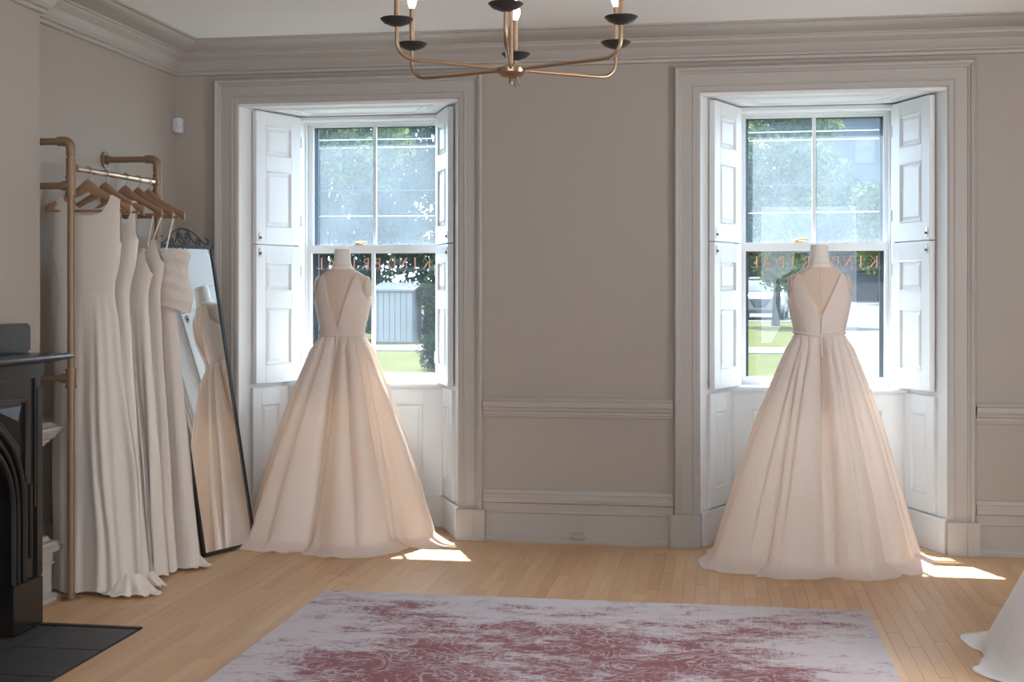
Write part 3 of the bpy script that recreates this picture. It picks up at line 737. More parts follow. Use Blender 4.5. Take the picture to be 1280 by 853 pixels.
# ------------------------------------------------------------------ cloth lofts
def interp(tab, z):
    """piecewise smooth (catmull) interpolation of a table of rows (z, a, b, ...)"""
    T = np.array(tab, float); zs = T[:, 0]; z = min(max(z, zs[0]), zs[-1])
    i = min(max(int(np.searchsorted(zs, z)-1), 0), len(zs)-2); t = (z-zs[i])/(zs[i+1]-zs[i])
    p1, p2 = T[i, 1:], T[i+1, 1:]
    m1 = (T[min(i+1, len(T)-1), 1:]-T[max(i-1, 0), 1:])/(zs[min(i+1, len(T)-1)]-zs[max(i-1, 0)])*(zs[i+1]-zs[i])
    m2 = (T[min(i+2, len(T)-1), 1:]-T[i, 1:])/(zs[min(i+2, len(T)-1)]-zs[i])*(zs[i+1]-zs[i])
    return (2*t**3-3*t*t+1)*p1+(t**3-2*t*t+t)*m1+(-2*t**3+3*t*t)*p2+(t**3-t*t)*m2
def spow(c, p): return math.copysign(abs(c)**p, c)
TORSO = [(0.78, .150, .110, 0), (0.92, .172, .125, 0), (1.05, .160, .118, 0), (1.20, .124, .098, 0), (1.30, .142, .108, .004), (1.387, .160, .118, .008), (1.44, .166, .110, .008),
         (1.49, .169, .096, .006), (1.525, .158, .080, .002), (1.553, .132, .066, -.002), (1.572, .102, .058, -.006), (1.592, .068, .052, -.008), (1.63, .050, .047, -.006), (1.70, .046, .045, 0.0)]
def torso_pt(th, z, off=0.0, n=2.25):
    hw, hd, yc = interp(TORSO, z); e = 2/n
    return ((hw+off)*spow(math.sin(th), e), yc-(hd+off)*spow(math.cos(th), e), z)
def make_mannequin(label, loc, rz):
    o = thing('dress_form', label, 'mannequin', loc, rz, 'cream dress forms')
    zs = np.concatenate([np.linspace(0.78, 1.5, 26), np.linspace(1.51, 1.60, 14)])
    G_ = [[torso_pt(2*PI*k/48, z) for k in range(48)] for z in zs]
    mb = MB().grid(G_, True); mb.f += [tuple(range(47, -1, -1)), tuple((len(zs)-1)*48+k for k in range(48))]
    mb.build('torso', 'mannequin_linen', o, smooth=1.2, fixn=True)
    ne = [[torso_pt(2*PI*k/32, z, 0.0015) for k in range(32)] for z in np.linspace(1.588, 1.70, 10)]
    mb = MB().grid(ne, True); mb.build('neck', 'mannequin_neck', o, smooth=1.2)
    MB().lathe([(0.0, 0.0), (0.046, 0.0), (0.047, 0.006), (0.044, 0.012), (0.030, 0.016), (0, 0.017)], (0, 0, 1.699), 32).build('neck_cap', 'mannequin_neck', o, smooth=0.8)
    ring = [torso_pt(2*PI*k/32, 1.612, 0.001) for k in range(33)]
    MB().tube(ring, 0.0018, 6, False).build('neck_seam', 'mannequin_linen', o)
    for s in (-1, 1):
        c = MB(); P_ = []
        for i in range(13):
            a = PI*i/12; rr = math.sin(a)
            P_.append([(s*(0.152+0.020*math.cos(a)), 0.004+0.062*rr*math.cos(b), 1.478+0.070*rr*math.sin(b)) for b in [2*PI*k/20 for k in range(20)]])
        c.grid(P_, True).build('shoulder_cap', 'mannequin_linen', o, smooth=1.5, fixn=True)
    MB().tube([torso_pt(0, z, 0.0005) for z in np.linspace(1.0, 1.60, 30)], 0.0016, 6).build('back_seam', 'mannequin_linen', o)
    MB().tube([(0, 0, 0.03), (0, 0, 0.80)], 0.016, 14).build('stand_pole', 'hook_metal', o, smooth=0.7)
    MB().lathe([(0.15, 0.001), (0.155, 0.008), (0.14, 0.02), (0.03, 0.028), (0.018, 0.05)], n=28).build('stand_base', 'hook_metal', o, smooth=0.7)
    return o

def periodic(tab, th):      # tab: (deg, value) sorted over 0..360, smooth periodic
    d = math.degrees(th) % 360; n = len(tab)
    for i in range(n):
        a, va = tab[i]; b, vb = tab[(i+1) % n]
        bb = b if b > a else b+360; dd = d if d >= a else d+360
        if a <= dd <= bb:
            t = (dd-a)/(bb-a); t = t*t*(3-2*t); return va+(vb-va)*t
    return tab[0][1]

def make_gown(name, label, loc, rz, material, zw, zV, vhw, hem, seed, belt=False, pleats=(15, 7), amp=(0.016, 0.040), drop=0.0, flare=1.0, train=0.10):
    """full-skirted gown; -y is the back, towards the camera. hem: (deg, radius) with 0 deg = -y, 90 deg = +x"""
    o = thing(name, label, 'wedding dress', loc, rz, 'ball gowns on dress forms')
    R_ = random.Random(seed)
    # bodice
    xo = vhw+0.038
    def keep(x, y, z):
        back = y < 0
        v0 = zV if back else 1.40
        if z > v0 and abs(x) < vhw*(z-v0)/(1.552-v0): return False
        za = 1.395
        if z > za:
            t = min(1, (z-za)/(1.545-za)); xa = xo+(0.172-xo)*(1-t)**2.2
            if abs(x) > xa: return False
        return z < 1.566
    NT, NZ = 220, 34; G_ = np.zeros((NZ+1, NT, 3))
    for k in range(NT):
        th = 2*PI*k/NT; z = zw; off = 0.009
        while z < 1.566 and keep(*torso_pt(th, z+0.002, off)): z += 0.002
        for j in range(NZ+1):
            zz = zw-0.004+(z-zw+0.004)*j/NZ; G_[j, k] = torso_pt(th, zz, off+0.0015*math.sin(9*th+zz*20)*0.4)
    MB().grid(G_, True).build('bodice', material, o, smooth=3.2)
    # bound edges of the V back, and the closing placket below it
    pts = [torso_pt(th, z, 0.011) for th, z in []]
    for s in (-1, 1):
        e = []
        for i in range(20):
            z = zV+(1.548-zV)*i/19; xx = s*vhw*(z-zV)/(1.552-zV)
            hw, hd, yc = interp(TORSO, z); q = min(1, abs(xx)/(hw+0.009)); cth = (1-q**2.25)**(1/2.25)
            e.append((xx, yc-(hd+0.0105)*cth, z))
        MB().tube(e, 0.0022, 6).build('edge_binding', material, o, smooth=1)
    pl = [torso_pt(0, z, 0.011) for z in np.linspace(zw-0.12, zV, 12)]
    pl = [(p[0], p[1]-(0.03*max(0, (zw-p[2])/0.12)), p[2]) for p in pl]
    MB().tube(pl, 0.0035, 6).build('back_placket', material, o, smooth=1)
    for i in range(5):
        z = zV-0.008-i*0.014
        if z < zw: break
        p = torso_pt(0, z, 0.014); MB().lathe([(0, -0.004), (0.0045, 0), (0, 0.004)], p, 8).build('button', material, o, smooth=2)
    # skirt
    NT, NR = 360, 84
    ph = [R_.uniform(0, 6.28) for _ in range(8)]
    n1, n2 = pleats
    am1 = [R_.uniform(0.35, 1.0) for _ in range(64)]; am2 = [R_.uniform(0.3, 1.0) for _ in range(64)]
    def smoothvals(vals, x):
        i = int(math.floor(x)) % 64; j = (i+1) % 64; t = x-math.floor(x); t = t*t*(3-2*t); return vals[i]*(1-t)+vals[j]*t
    def wave(p): t = (p-math.floor(p))**0.62; return math.sin(PI*t)**0.6
    G_ = np.zeros((NR+1, NT, 3))
    for k in range(NT):
        th = 2*PI*k/NT; dx, dy = math.sin(th), -math.cos(th)
        Rf = periodic(hem, th)
        w0 = torso_pt(th, zw, 0.010); r0 = math.hypot(w0[0], w0[1])
        p1 = n1*th/(2*PI)+0.18*math.sin(2*th+ph[0])+0.08*math.sin(5*th+ph[1])
        p2 = n2*th/(2*PI)+0.22*math.sin(2*th+ph[2])+0.10*math.sin(3*th+ph[3])
        for j in range(NR+1):
            u = j/NR
            ub = min(1, u/0.90); zt = zw-0.004-(zw-0.05)*ub
            if u > 0.90:
                q = (u-0.90)/0.10; zt = 0.046*(1-q)**1.8+0.0025
            fr_ = ub**flare
            Rm = Rf-train*(1 if u <= 0.90 else 0)
            rr = r0+(Rf-train-r0)*fr_
            if u > 0.90: rr += train*((u-0.90)/0.10)
            # pleat twist drifts a little on the way down
            a1 = amp[0]*smoothvals(am1, p1+0.5)*(min(1, u/0.06))*(0.8+1.0*ub)*(1-0.75*max(0, ub-0.45)/0.55)
            a2 = amp[1]*smoothvals(am2, p2+0.5)*(min(1, u/0.25))*ub**0.8*(1.15-0.25*ub)
            dr = -a1*(0.62-wave(p1+0.05*u))-a2*(0.62-wave(p2+0.10*math.sin(2.2*u+ph[4])))
            tc_ = (th if th < PI else th-2*PI)-0.03; dr -= 0.075*math.exp(-(tc_/(0.16-0.07*ub))**2)*min(1, u/0.05)*(1-0.8*ub)*(0.4+ub*1.6)
            dr += 0.012*ub*math.sin(3*th+4*u+ph[5])+0.004*ub*noise.noise((4*dx, 4*dy, 5*u+seed))
            hm = 1 if u < 0.9 else 1+0.12*(u-0.9)/0.1*noise.noise((3*dx+seed, 3*dy, 2))
            rr = (rr+dr)*hm
            if u > 0.90: zt += ((u-0.90)/0.10)*0.018*max(0, noise.noise((7*dx+seed, 7*dy, 1))) + 0.010*math.sin(PI*(u-0.9)/0.1)*max(0, math.sin(9*th+ph[6]))
            bl = min(1, u/0.05); bx, by = w0[0]/r0, w0[1]/r0
            ddx, ddy = bx*(1-bl)+dx*bl, by*(1-bl)+dy*bl
            zz = zt-(drop*math.exp(-(th if th < PI else th-2*PI)**2/0.10)*(1-bl) if drop else 0)
            G_[j, k] = (rr*ddx, rr*ddy, zz)
    MB().grid(G_, True).build('skirt', material, o, smooth=3.2)
    # waist seam or belt
    if belt:
        P_ = []
        for k in range(97):
            th = 2*PI*k/96; t = th if th < PI else th-2*PI
            zz = zw+0.006-0.016*max(0, 1-abs(t)/0.9); P_.append(torso_pt(th, zz, 0.0115))
        MB().tube(P_, 0.0065, 8, False).build('belt', material, o, smooth=2)
    else:
        P_ = [torso_pt(2*PI*k/96, zw+0.002, 0.012) for k in range(97)]
        MB().tube(P_, 0.003, 6, False).build('waist_seam', material, o, smooth=2)
    return o

D1, D2, D3 = (-2.222, -0.02, 0), (0.53, -0.2, 0), (1.74, -2.16, 0)
make_mannequin('cream dress form wearing the plain satin gown beside the mirror', D1, 0)
make_mannequin('cream dress form wearing the belted textured gown', D2, 0.02)
make_mannequin('cream dress form at the right edge, mostly out of frame', D3, -0.6)
hem1 = [(0, .60), (17, .62), (40, .60), (56, .59), (84, .63), (110, .56), (140, .42), (180, .36), (225, .40), (270, .58), (300, .62), (323, .64), (345, .60)]
make_gown('satin_gown', 'plain ivory satin gown with a deep V back, beside the leaning mirror', D1, 0, 'satin_ivory', 1.195, 1.228, 0.096, hem1, 3, pleats=(13, 7), amp=(0.085, 0.19), flare=0.91)
hem2 = [(0, .54), (30, .57), (60, .60), (85, .62), (130, .52), (180, .49), (230, .52), (265, .61), (298, .72), (325, .66), (345, .56)]
make_gown('jacquard_gown', 'ivory textured gown with a V back and thin belt in the window', D2, 0.02, 'jacquard_ivory', 1.225, 1.315, 0.112, hem2, 11, belt=True, pleats=(17, 8), amp=(0.06, 0.14), drop=0.0, flare=0.89)
hem3 = [(0, .72), (60, .7), (120, .7), (180, .7), (240, .74), (275, .74), (310, .74)]
make_gown('white_gown', 'white satin gown whose train enters at the lower right corner', D3, 0.0, 'satin_white', 1.20, 1.30, 0.10, hem3, 23, pleats=(14, 9), amp=(0.03, 0.10), train=0.05)

# gowns hanging on the rack -------------------------------------------------
def make_hung(name, label, i, tab, keep, material, seed, folds=9, amp=0.014, extra=None, hemz=0.02, NT=200, NZ=90):
    """tab rows: (z, x_left, x_right, half depth)"""
    p = hook_p[i]
    o = thing(name, label, 'wedding dress', (p.x, p.y, 0), hrot[i]*0.6, 'gowns hanging on the rack')
    R_ = random.Random(seed); ph = [R_.uniform(0, 6.28) for _ in range(6)]
    def pt(th, z):
        xl, xr, hd = interp(tab, z); c, w = (xl+xr)/2, (xr-xl)/2
        e = 0.85; x = c+w*spow(math.sin(th), 1.0); y = -hd*spow(math.cos(th), e)
        k = max(0, min(1, (1.45-z)/0.9)); a = amp*k
        q = math.sin(th)*folds*0.5
        nz = noise.noise((q+ph[0], 0.35*z, seed))+0.35*noise.noise((2.1*q+ph[1], 0.5*z, seed+5))
        y += a*1.6*nz*(1 if math.cos(th) > 0 else -0.7)*(0.25+0.75*min(1, max(0, (x-c)/w*0.8+0.5)))
        x += a*0.6*noise.noise((1.5*z, ph[2], th))*k
        y += 0.004*noise.noise((x*6+seed, z*4, 0))
        return (x, y, z)
    zt = tab[-1][0]; G_ = np.zeros((NZ+1, NT, 3))
    for k in range(NT):
        th = 2*PI*(k+0.5)/NT; z = 1.25
        while z < zt and keep(*pt(th, z+0.003)): z += 0.003
        z0 = hemz+0.008*math.sin(5*th+ph[3])
        for j in range(NZ+1): G_[j, k] = pt(th, z0+(z-z0)*j/NZ)
    MB().grid(G_, True).build('gown_body', material, o, smooth=3.2)
    if extra: extra(o, pt)
    return o
def train(o, cx, cy, rx, ry, material, seed):
    """puddled train lying on the floor"""
    R_ = random.Random(seed); NR, NT = 14, 140; G_ = np.zeros((NR+1, NT, 3)); ph = [R_.uniform(0, 6.28) for _ in range(5)]
    for j in range(NR+1):
        u = j/NR
        for k in range(NT):
            th = 2*PI*k/NT
            rip = 1+0.10*u*math.sin(9*th+ph[0]+2*math.sin(2*th))+0.06*u*math.sin(17*th+ph[1])
            z = 0.10*(1-u)**1.3+0.006+0.022*u*(1-0.5*u)*(0.5+0.5*math.sin(13*th+ph[2]+3*u))+0.012*u*abs(noise.noise((5*math.cos(th)+seed, 5*math.sin(th), 4*u)))
            G_[j, k] = (cx+rx*(0.45+0.55*u)*math.cos(th)*rip, cy+ry*(0.45+0.55*u)*math.sin(th)*rip, z)
    MB().grid(G_, True).build('train', material, o, smooth=3.2)
def straps(o, pairs, material, r=0.004):
    for a, b in pairs:
        m_ = [(a[0]*(1-t)+b[0]*t, a[1]*(1-t)+b[1]*t, a[2]*(1-t)+b[2]*t) for t in [k/6 for k in range(7)]]
        MB().tube(m_, r, 6).build('strap', material, o, smooth=1)
# 1: boat-neck sheath nearest the camera
def hz(x): return 1.85+0.105*(1-min(1, abs(x)/0.215)**1.15)+0.022
def keepA(x, y, z):
    if abs(x) < 0.118 and z > (1.825 if y < 0 else 1.86)+0.085*(abs(x)/0.118)**4: return False
    if z > 1.60 and abs(x) > 0.166+0.02*max(0, 1-(z-1.60)/0.12)**1.5: return False
    return z < hz(x)
tabA = [(0.0, -0.185, 0.285, .085), (0.25, -0.18, 0.27, .080), (0.6, -0.178, 0.235, .070), (1.0, -0.17, 0.185, .060), (1.30, -0.165, 0.155, .045), (1.465, -0.158, 0.132, .034), (1.60, -0.172, 0.160, .042), (1.75, -0.174, 0.172, .032), (1.86, -0.176, 0.174, .026), (1.95, -0.176, 0.174, .022)]
def extraA(o, pt):
    MB().tube([pt(2*PI*k/80, 1.468) for k in range(81)], 0.0028, 6, False).build('waist_seam', 'crepe_ivory', o, smooth=2)
    train(o, 0.20, -0.02, 0.16, 0.09, 'satin_pearl', 5)
make_hung('crepe_gown', 'ivory boat-neck crepe gown hanging nearest the camera on the rack', 0, tabA, keepA, 'crepe_ivory', 2, extra=extraA, folds=6, amp=0.040)
# 2: sleeveless wrap-front
def keepB(x, y, z):
    if z > 1.52 and abs(x) < 0.150 and z > 1.52+0.36*(abs(x)/0.16): return False
    if z > 1.56 and abs(x) > 0.168+0.04*max(0, 1-(z-1.56)/0.2): return False
    return z < hz(x)
tabB = [(0.0, -0.16, 0.26, .075), (0.3, -0.155, 0.235, .07), (0.8, -0.15, 0.19, .055), (1.2, -0.145, 0.15, .042), (1.45, -0.14, 0.132, .032), (1.6, -0.155, 0.165, .036), (1.75, -0.172, 0.180, .026), (1.86, -0.176, 0.18, .024), (1.95, -0.176, 0.18, .020)]
make_hung('wrap_gown', 'ivory sleeveless wrap gown, second from the camera on the rack', 1, tabB, keepB, 'satin_pearl', 4, folds=6, amp=0.034, extra=lambda o, pt: train(o, 0.16, 0.0, 0.16, 0.06, 'satin_pearl', 8))
# 3: folded cowl neckline
def keepC(x, y, z):
    if z > 1.585 and abs(x) < 0.13 and z > 1.60+0.10*(abs(x)/0.13)**2: return False
    if z > 1.50 and abs(x) > 0.125+0.05*max(0, 1-(z-1.50)/0.12): return False
    return z < 1.70
tabC = [(0.0, -0.15, 0.24, .07), (0.4, -0.15, 0.205, .06), (0.9, -0.14, 0.165, .045), (1.3, -0.14, 0.135, .034), (1.45, -0.14, 0.13, .03), (1.58, -0.15, 0.16, .035), (1.70, -0.14, 0.15, .02)]
def extraC(o, pt): straps(o, [((s*0.128, -0.004, 1.685), (s*0.165, -0.006, 1.868)) for s in (-1, 1)], 'satin_pearl')
make_hung('cowl_gown', 'ivory gown with a folded neckline, third from the camera on the rack', 2, tabC, keepC, 'satin_pearl', 6, folds=6, amp=0.026, extra=extraC)
# 4: camisole with a V front
def keepD(x, y, z):
    if z > 1.50:
        a = abs(x); top = 1.60+0.13*math.exp(-((a-0.095)/0.035)**2)
        if z > top: return False
    return z < 1.74
tabD = [(0.0, -0.15, 0.24, .056), (0.4, -0.15, 0.20, .055), (0.9, -0.14, 0.16, .042), (1.3, -0.135, 0.135, .034), (1.45, -0.135, 0.13, .03), (1.58, -0.15, 0.15, .034), (1.74, -0.13, 0.13, .016)]
def extraD(o, pt): straps(o, [((s*0.095, -0.012, 1.722), (s*0.15, -0.006, 1.872)) for s in (-1, 1)], 'satin_pearl', 0.005)
make_hung('camisole_gown', 'ivory camisole gown with thin straps, fourth from the camera on the rack', 3, tabD, keepD, 'crepe_ivory', 9, folds=6, amp=0.022, extra=extraD)
# 5: lace bodice
def keepE(x, y, z): return z < 1.45
tabE = [(0.0, -0.16, 0.30, .060), (0.35, -0.16, 0.265, .056), (0.9, -0.15, 0.205, .05), (1.25, -0.145, 0.17, .04), (1.40, -0.14, 0.155, .036), (1.46, -0.14, 0.155, .036)]
def extraE(o, pt):
    TB = [(1.34, -0.145, 0.235, .050), (1.42, -0.15, 0.255, .060), (1.50, -0.15, 0.235, .058), (1.58, -0.155, 0.225, .056), (1.645, -0.165, 0.24, .050), (1.675, -0.16, 0.215, .042)]
    G_ = np.zeros((31, 140, 3))
    for k in range(140):
        th = 2*PI*k/140
        for j in range(31):
            top = 1.672+0.012*abs(math.sin(7*th)); bot = 1.385-0.045*max(0, math.sin(th))**2
            z = bot+(top-bot)*j/30; xl, xr, hd = interp(TB, z); rr = 1+0.02*noise.noise((th*3, z*20, 3))
            G_[j, k] = ((xl+xr)/2+(xr-xl)/2*math.sin(th)*rr, -hd*spow(math.cos(th), 0.85)*rr+0.004*math.sin(z*90+3*th), z)
    MB().grid(G_, True).build('lace_bodice', 'lace_ivory', o, smooth=3.2)
    for k in range(4): MB().lathe([(0, -0.005), (0.006, 0), (0, 0.005)], (0.200, -0.030, 1.63-0.018*k), 8).build('button', 'satin_white', o, smooth=2)
    straps(o, [((s*0.10+0.02, -0.035, 1.672), (s*0.155, -0.008, 1.868)) for s in (-1, 1)], 'satin_white', 0.0045)
    train(o, 0.17, 0.03, 0.16, 0.08, 'crepe_ivory', 15)
make_hung('lace_gown', 'ivory gown with a lace bodice, hanging farthest from the camera on the rack', 4, tabE, keepE, 'crepe_ivory', 12, folds=6, amp=0.018, extra=extraE)

# ------------------------------------------------------------------ leaning mirror
mr_w = 0.40; mr_l = 1.735; lean = math.atan2(0.341, 1.70)
BR = Vector((-2.643, -0.365, 0.0)); e_dir = Vector((0.375, 0.927, 0)).normalized(); n_h = Vector((0.927, -0.375, 0)).normalized()
BL = BR-e_dir*mr_w
mi = thing('floor_mirror', 'tall black-framed mirror with a scrolled iron crest leaning in the corner', 'mirror', tuple(BL))
zd = (Vector((0, 0, 1))*math.cos(lean)-n_h*math.sin(lean)); nn = (n_h*math.cos(lean)+Vector((0, 0, 1))*math.sin(lean))
mrot = Matrix((e_dir, -nn, zd)).transposed().to_euler(); mi.rotation_euler = mrot
# local: x along width, -y faces the room, z up the glass
FT = 0.010
for a, b in (((0, 0), (mr_w, 0)), ((mr_w, 0), (mr_w, mr_l)), ((mr_w, mr_l), (0, mr_l)), ((0, mr_l), (0, 0))):
    x0, x1 = sorted((a[0], b[0])); z0, z1 = sorted((a[1], b[1]))
    MB().box(x0-FT, x1+FT, -0.012, 0.010, z0-FT+0.012, z1+FT+0.012).build('frame_bar', 'black_iron', mi, bevel=0.002)
MB().box(0.004, mr_w-0.004, -0.004, 0.006, 0.016, mr_l+0.008).build('mirror_glass', 'mirror_glass', mi)
MB().box(0.006, mr_w-0.006, 0.0065, 0.009, 0.018, mr_l+0.006).build('backing_board', 'black_iron', mi)
cz = mr_l+0.024; xm = mr_w/2
def crest(pts, r=0.0038): MB().tube([(x, 0, cz+z) for x, z in pts], r, 7).build('crest_scroll', 'black_iron', mi, smooth=1)
def spiral(cx, cz_, r0, r1, a0, a1, n=26): return [(cx+(r0+(r1-r0)*i/n)*math.cos(a0+(a1-a0)*i/n), cz_+(r0+(r1-r0)*i/n)*math.sin(a0+(a1-a0)*i/n)) for i in range(n+1)]
for s in (-1, 1):
    X_ = lambda x: xm+s*x
    crest([(X_(x), z) for x, z in [(0.0, 0.098), (0.03, 0.094), (0.07, 0.078), (0.11, 0.050), (0.145, 0.018), (0.165, 0.006)]]+[(X_(0.172+0.020*math.cos(a)), 0.024+0.020*math.sin(a)) for a in [-1.9+0.35*i for i in range(12)]])
    crest([(X_(x), z) for x, z in spiral(0.105, 0.024, 0.022, 0.005, -1.2, 7.5)])
    crest([(X_(x), z) for x, z in [(0.050, 0.070), (0.055, 0.045), (0.07, 0.02), (0.095, 0.003)]])
    crest([(X_(x), z) for x, z in spiral(0.022, 0.058, 0.022, 0.004, -2.6, 4.0)])
    crest([(X_(x), z) for x, z in [(0.002, 0.004), (0.012, 0.03), (0.03, 0.05), (0.044, 0.08)]])
crest([(xm+0.048*math.cos(a), 0.048+0.046*math.sin(a)) for a in [2*PI*i/30 for i in range(31)]])
# rear strut that keeps it standing
bp_ = MB().tube([(mr_w*0.5, 0.014, 1.1), (mr_w*0.5, 0.30, 0.06)], 0.007, 8); bp_.build('rear_strut', 'black_iron', mi)

# ------------------------------------------------------------------ chandelier
CHX, CHY, CZ = -0.672, -3.32, 2.17
ch = thing('chandelier', 'brass chandelier with black dish cups and candle bulbs under the ceiling', 'chandelier', (CHX, CHY, CZ))
MB().lathe([(0.0, -0.045), (0.006, -0.043), (0.008, -0.034), (0.004, -0.026), (0.03, -0.022), (0.048, -0.008), (0.050, 0.006), (0.035, 0.016), (0.012, 0.020), (0.0, 0.02)], n=24).build('hub', 'chandelier_brass', ch, smooth=0.7)
MB().tube([(0, 0, 0.0), (0, 0, ZC-CZ)], 0.007, 10).build('stem', 'chandelier_brass', ch, smooth=0.7)
MB().lathe([(0.065, ZC-CZ), (0.065, ZC-CZ-0.012), (0.03, ZC-CZ-0.03), (0.008, ZC-CZ-0.04)], n=24).build('ceiling_rose', 'chandelier_brass', ch, smooth=0.7)
MB().tube([(0.022, -0.01, -0.02), (0.024, -0.012, -0.042), (0.028, -0.014, -0.05)], 0.003, 6).build('pull_ring', 'chandelier_brass', ch)
RA = 0.40
for k in range(6):
    a = PI/2+0.15995+k*PI/3-0.04; dx, dy = math.cos(a), math.sin(a)
    pts = [(0.03*dx, 0.03*dy, 0.004), (0.33*dx, 0.33*dy, 0.006)]
    pts += [((RA-0.055+0.055*math.sin(t))*dx, (RA-0.055+0.055*math.sin(t))*dy, 0.062-0.055*math.cos(t)) for t in [PI/2*i/7 for i in range(8)]]
    pts.append((RA*dx, RA*dy, 0.112))
    am_ = MB().tube(pts, 0.0062, 10).build('arm', 'chandelier_brass', ch, smooth=0.7)
    c = (RA*dx, RA*dy, 0.108)
    MB().lathe([(0.006, -0.004), (0.020, 0.0), (0.040, 0.008), (0.052, 0.020), (0.050, 0.022), (0.036, 0.013), (0.012, 0.008)], c, 26).build('dish', 'black_dish', am_, smooth=0.6)
    MB().lathe([(0.0115, 0.005), (0.0115, 0.012), (0.009, 0.014), (0.009, 0.140), (0.0, 0.140)], c, 16).build('candle_tube', 'chandelier_brass', am_, smooth=0.5)
    MB().lathe([(0.0, 0.139), (0.007, 0.140), (0.014, 0.158), (0.0155, 0.172), (0.011, 0.192), (0.004, 0.212), (0.0, 0.216)], c, 16).build('bulb', 'bulb_glass', am_, smooth=1.5)

# ------------------------------------------------------------------ small wall fittings
se = thing('motion_sensor', 'small white motion sensor high in the wall corner', 'sensor', (XL+0.028, -0.028, 2.42), PI/4)
bd = MB(); prof = [(-0.036, 0), (-0.030, -0.018), (-0.012, -0.030), (0.012, -0.030), (0.030, -0.018), (0.036, 0)]
bd.prism([(x, y) for x, y in prof], 0.0, 0.088); bd.build('housing', 'plastic_white', se, bevel=0.006, fixn=True)
MB().box(-0.020, 0.022, -0.034, -0.028, 0.030, 0.066).build('sensor_window', 'sensor_lens', se, bevel=0.003)
MB().prism([(-0.034, 0.0), (0.034, 0.0), (0.0, 0.034)], 0.010, 0.078).build('bracket', 'plastic_white', se, fixn=True)
jb = thing('cable_outlet', 'small white cable outlet with a raceway on the baseboard between windows', 'outlet', (-0.812, -0.0195, 0))
MB().box(-0.033, 0.033, -0.034, -0.001, 0.034, 0.060).build('outlet_box', 'trim_paint', jb, bevel=0.003)
MB().box(0.006, 0.018, -0.011, -0.001, 0.060, 0.150).build('raceway', 'trim_paint', jb, bevel=0.002)

# ------------------------------------------------------------------ outside
SLOPE = 0.0085
def ground(name, poly, z, m):
    mb = MB().prism(poly, z-0.06, z); mb.v = [(a, b, c+SLOPE*b) for a, b, c in mb.v]; return tag(mb.build(name, m, fixn=True), kind='structure')
ground('lawn', [(-160, 0.9), (160, 0.9), (160, 240), (-160, 240)], -0.02, 'grass')
ground('sidewalk', [(-60, 20.4), (1.5, 20.4), (1.6, 23.0), (-60, 23.0)], 0.0, 'concrete')
ground('street', [(0.75, 8), (14, 8), (24, 140), (5.6, 140), (3.2, 58), (2.7, 42)], 0.005, 'asphalt')
ground('cross_street', [(-70, 42), (2.66, 42), (3.15, 57), (-70, 57)], 0.0, 'asphalt')
ground('far_sidewalk', [(7.6, 57), (40, 57), (40, 60), (7.8, 60)], 0.012, 'concrete')

def make_tree(name, label, x, y, h, trunk_h, crown, leafm, nleaf, size, seed, tr=0.22, group='trees outside the windows', cat='tree'):
    R_ = np.random.default_rng(seed); o = thing(name, label, cat, (x, y, SLOPE*y-0.03), 0, group)
    mb = MB(); mb.tube([(0, 0, 0), (0.05, 0.02, trunk_h*0.5), (-0.05, 0, trunk_h), (0.05, 0, h*0.75)], [tr*1.25, tr, tr*0.85, tr*0.25], 10)
    for k in range(6):
        a = k*1.05+seed; l = crown*0.62
        mb.tube([(0, 0, trunk_h*0.92+0.2*k), (l*0.5*math.cos(a), l*0.5*math.sin(a), trunk_h+0.3*(h-trunk_h)+0.2*k), (l*math.cos(a), l*math.sin(a), trunk_h+0.55*(h-trunk_h)+0.2*k)], [tr*0.5, tr*0.3, tr*0.1], 6)
    mb.build('trunk', 'bark', o, smooth=1)
    nb = 26
    cs = []
    for k in range(nb):
        a = R_.uniform(0, 2*PI); q = R_.uniform(0, 1)**0.6; zz = R_.uniform(0, 1)
        rr = crown*q*math.sin(PI*(0.18+0.72*zz))
        cs.append((rr*math.cos(a), rr*math.sin(a), trunk_h*0.75+(h-trunk_h*0.75)*zz))
    cs = np.array(cs); br = crown*0.36
    pick = R_.integers(0, nb, nleaf); d = R_.normal(size=(nleaf, 3)); d /= np.linalg.norm(d, axis=1)[:, None]
    pos = cs[pick]+d*(br*R_.uniform(0.35, 1.1, nleaf)**0.6)[:, None]
    pos[:, 2] = np.maximum(pos[:, 2], 0.05)
    t = R_.normal(size=(nleaf, 3)); t /= np.linalg.norm(t, axis=1)[:, None]
    b = np.cross(t, R_.normal(size=(nleaf, 3))); b /= np.linalg.norm(b, axis=1)[:, None]
    sz = size*R_.uniform(0.6, 1.3, nleaf)
    V = np.empty((nleaf, 4, 3)); V[:, 0] = pos-t*sz[:, None]; V[:, 1] = pos+b*(sz*0.45)[:, None]; V[:, 2] = pos+t*sz[:, None]; V[:, 3] = pos-b*(sz*0.45)[:, None]
    me = bpy.data.meshes.new('foliage'); me.from_pydata(V.reshape(-1, 3).tolist(), [], np.arange(nleaf*4).reshape(-1, 4).tolist())
    f_ = link('foliage', me, leafm, o); tag(f_, kind='stuff')
    return o
make_tree('broadleaf_tree', 'bright leafy tree at the left of the mirror-side window view', -11.0, 27.5, 8.6, 2.2, 2.2, 'leaf_fresh', 9000, 0.12, 1)
make_tree('broadleaf_tree', 'dense tree filling the middle of the mirror-side window view', -12.4, 38, 12.0, 2.0, 3.9, 'leaf_mid', 13000, 0.17, 2)
make_tree('broadleaf_tree', 'dark tree at the right of the mirror-side window view', -7.6, 31, 9.8, 1.2, 2.6, 'leaf_dark', 13000, 0.14, 3)
make_tree('broadleaf_tree', 'farthest tree behind the others in the mirror-side window view', -15.5, 50, 14.5, 2.0, 5.2, 'leaf_mid', 12000, 0.22, 4)
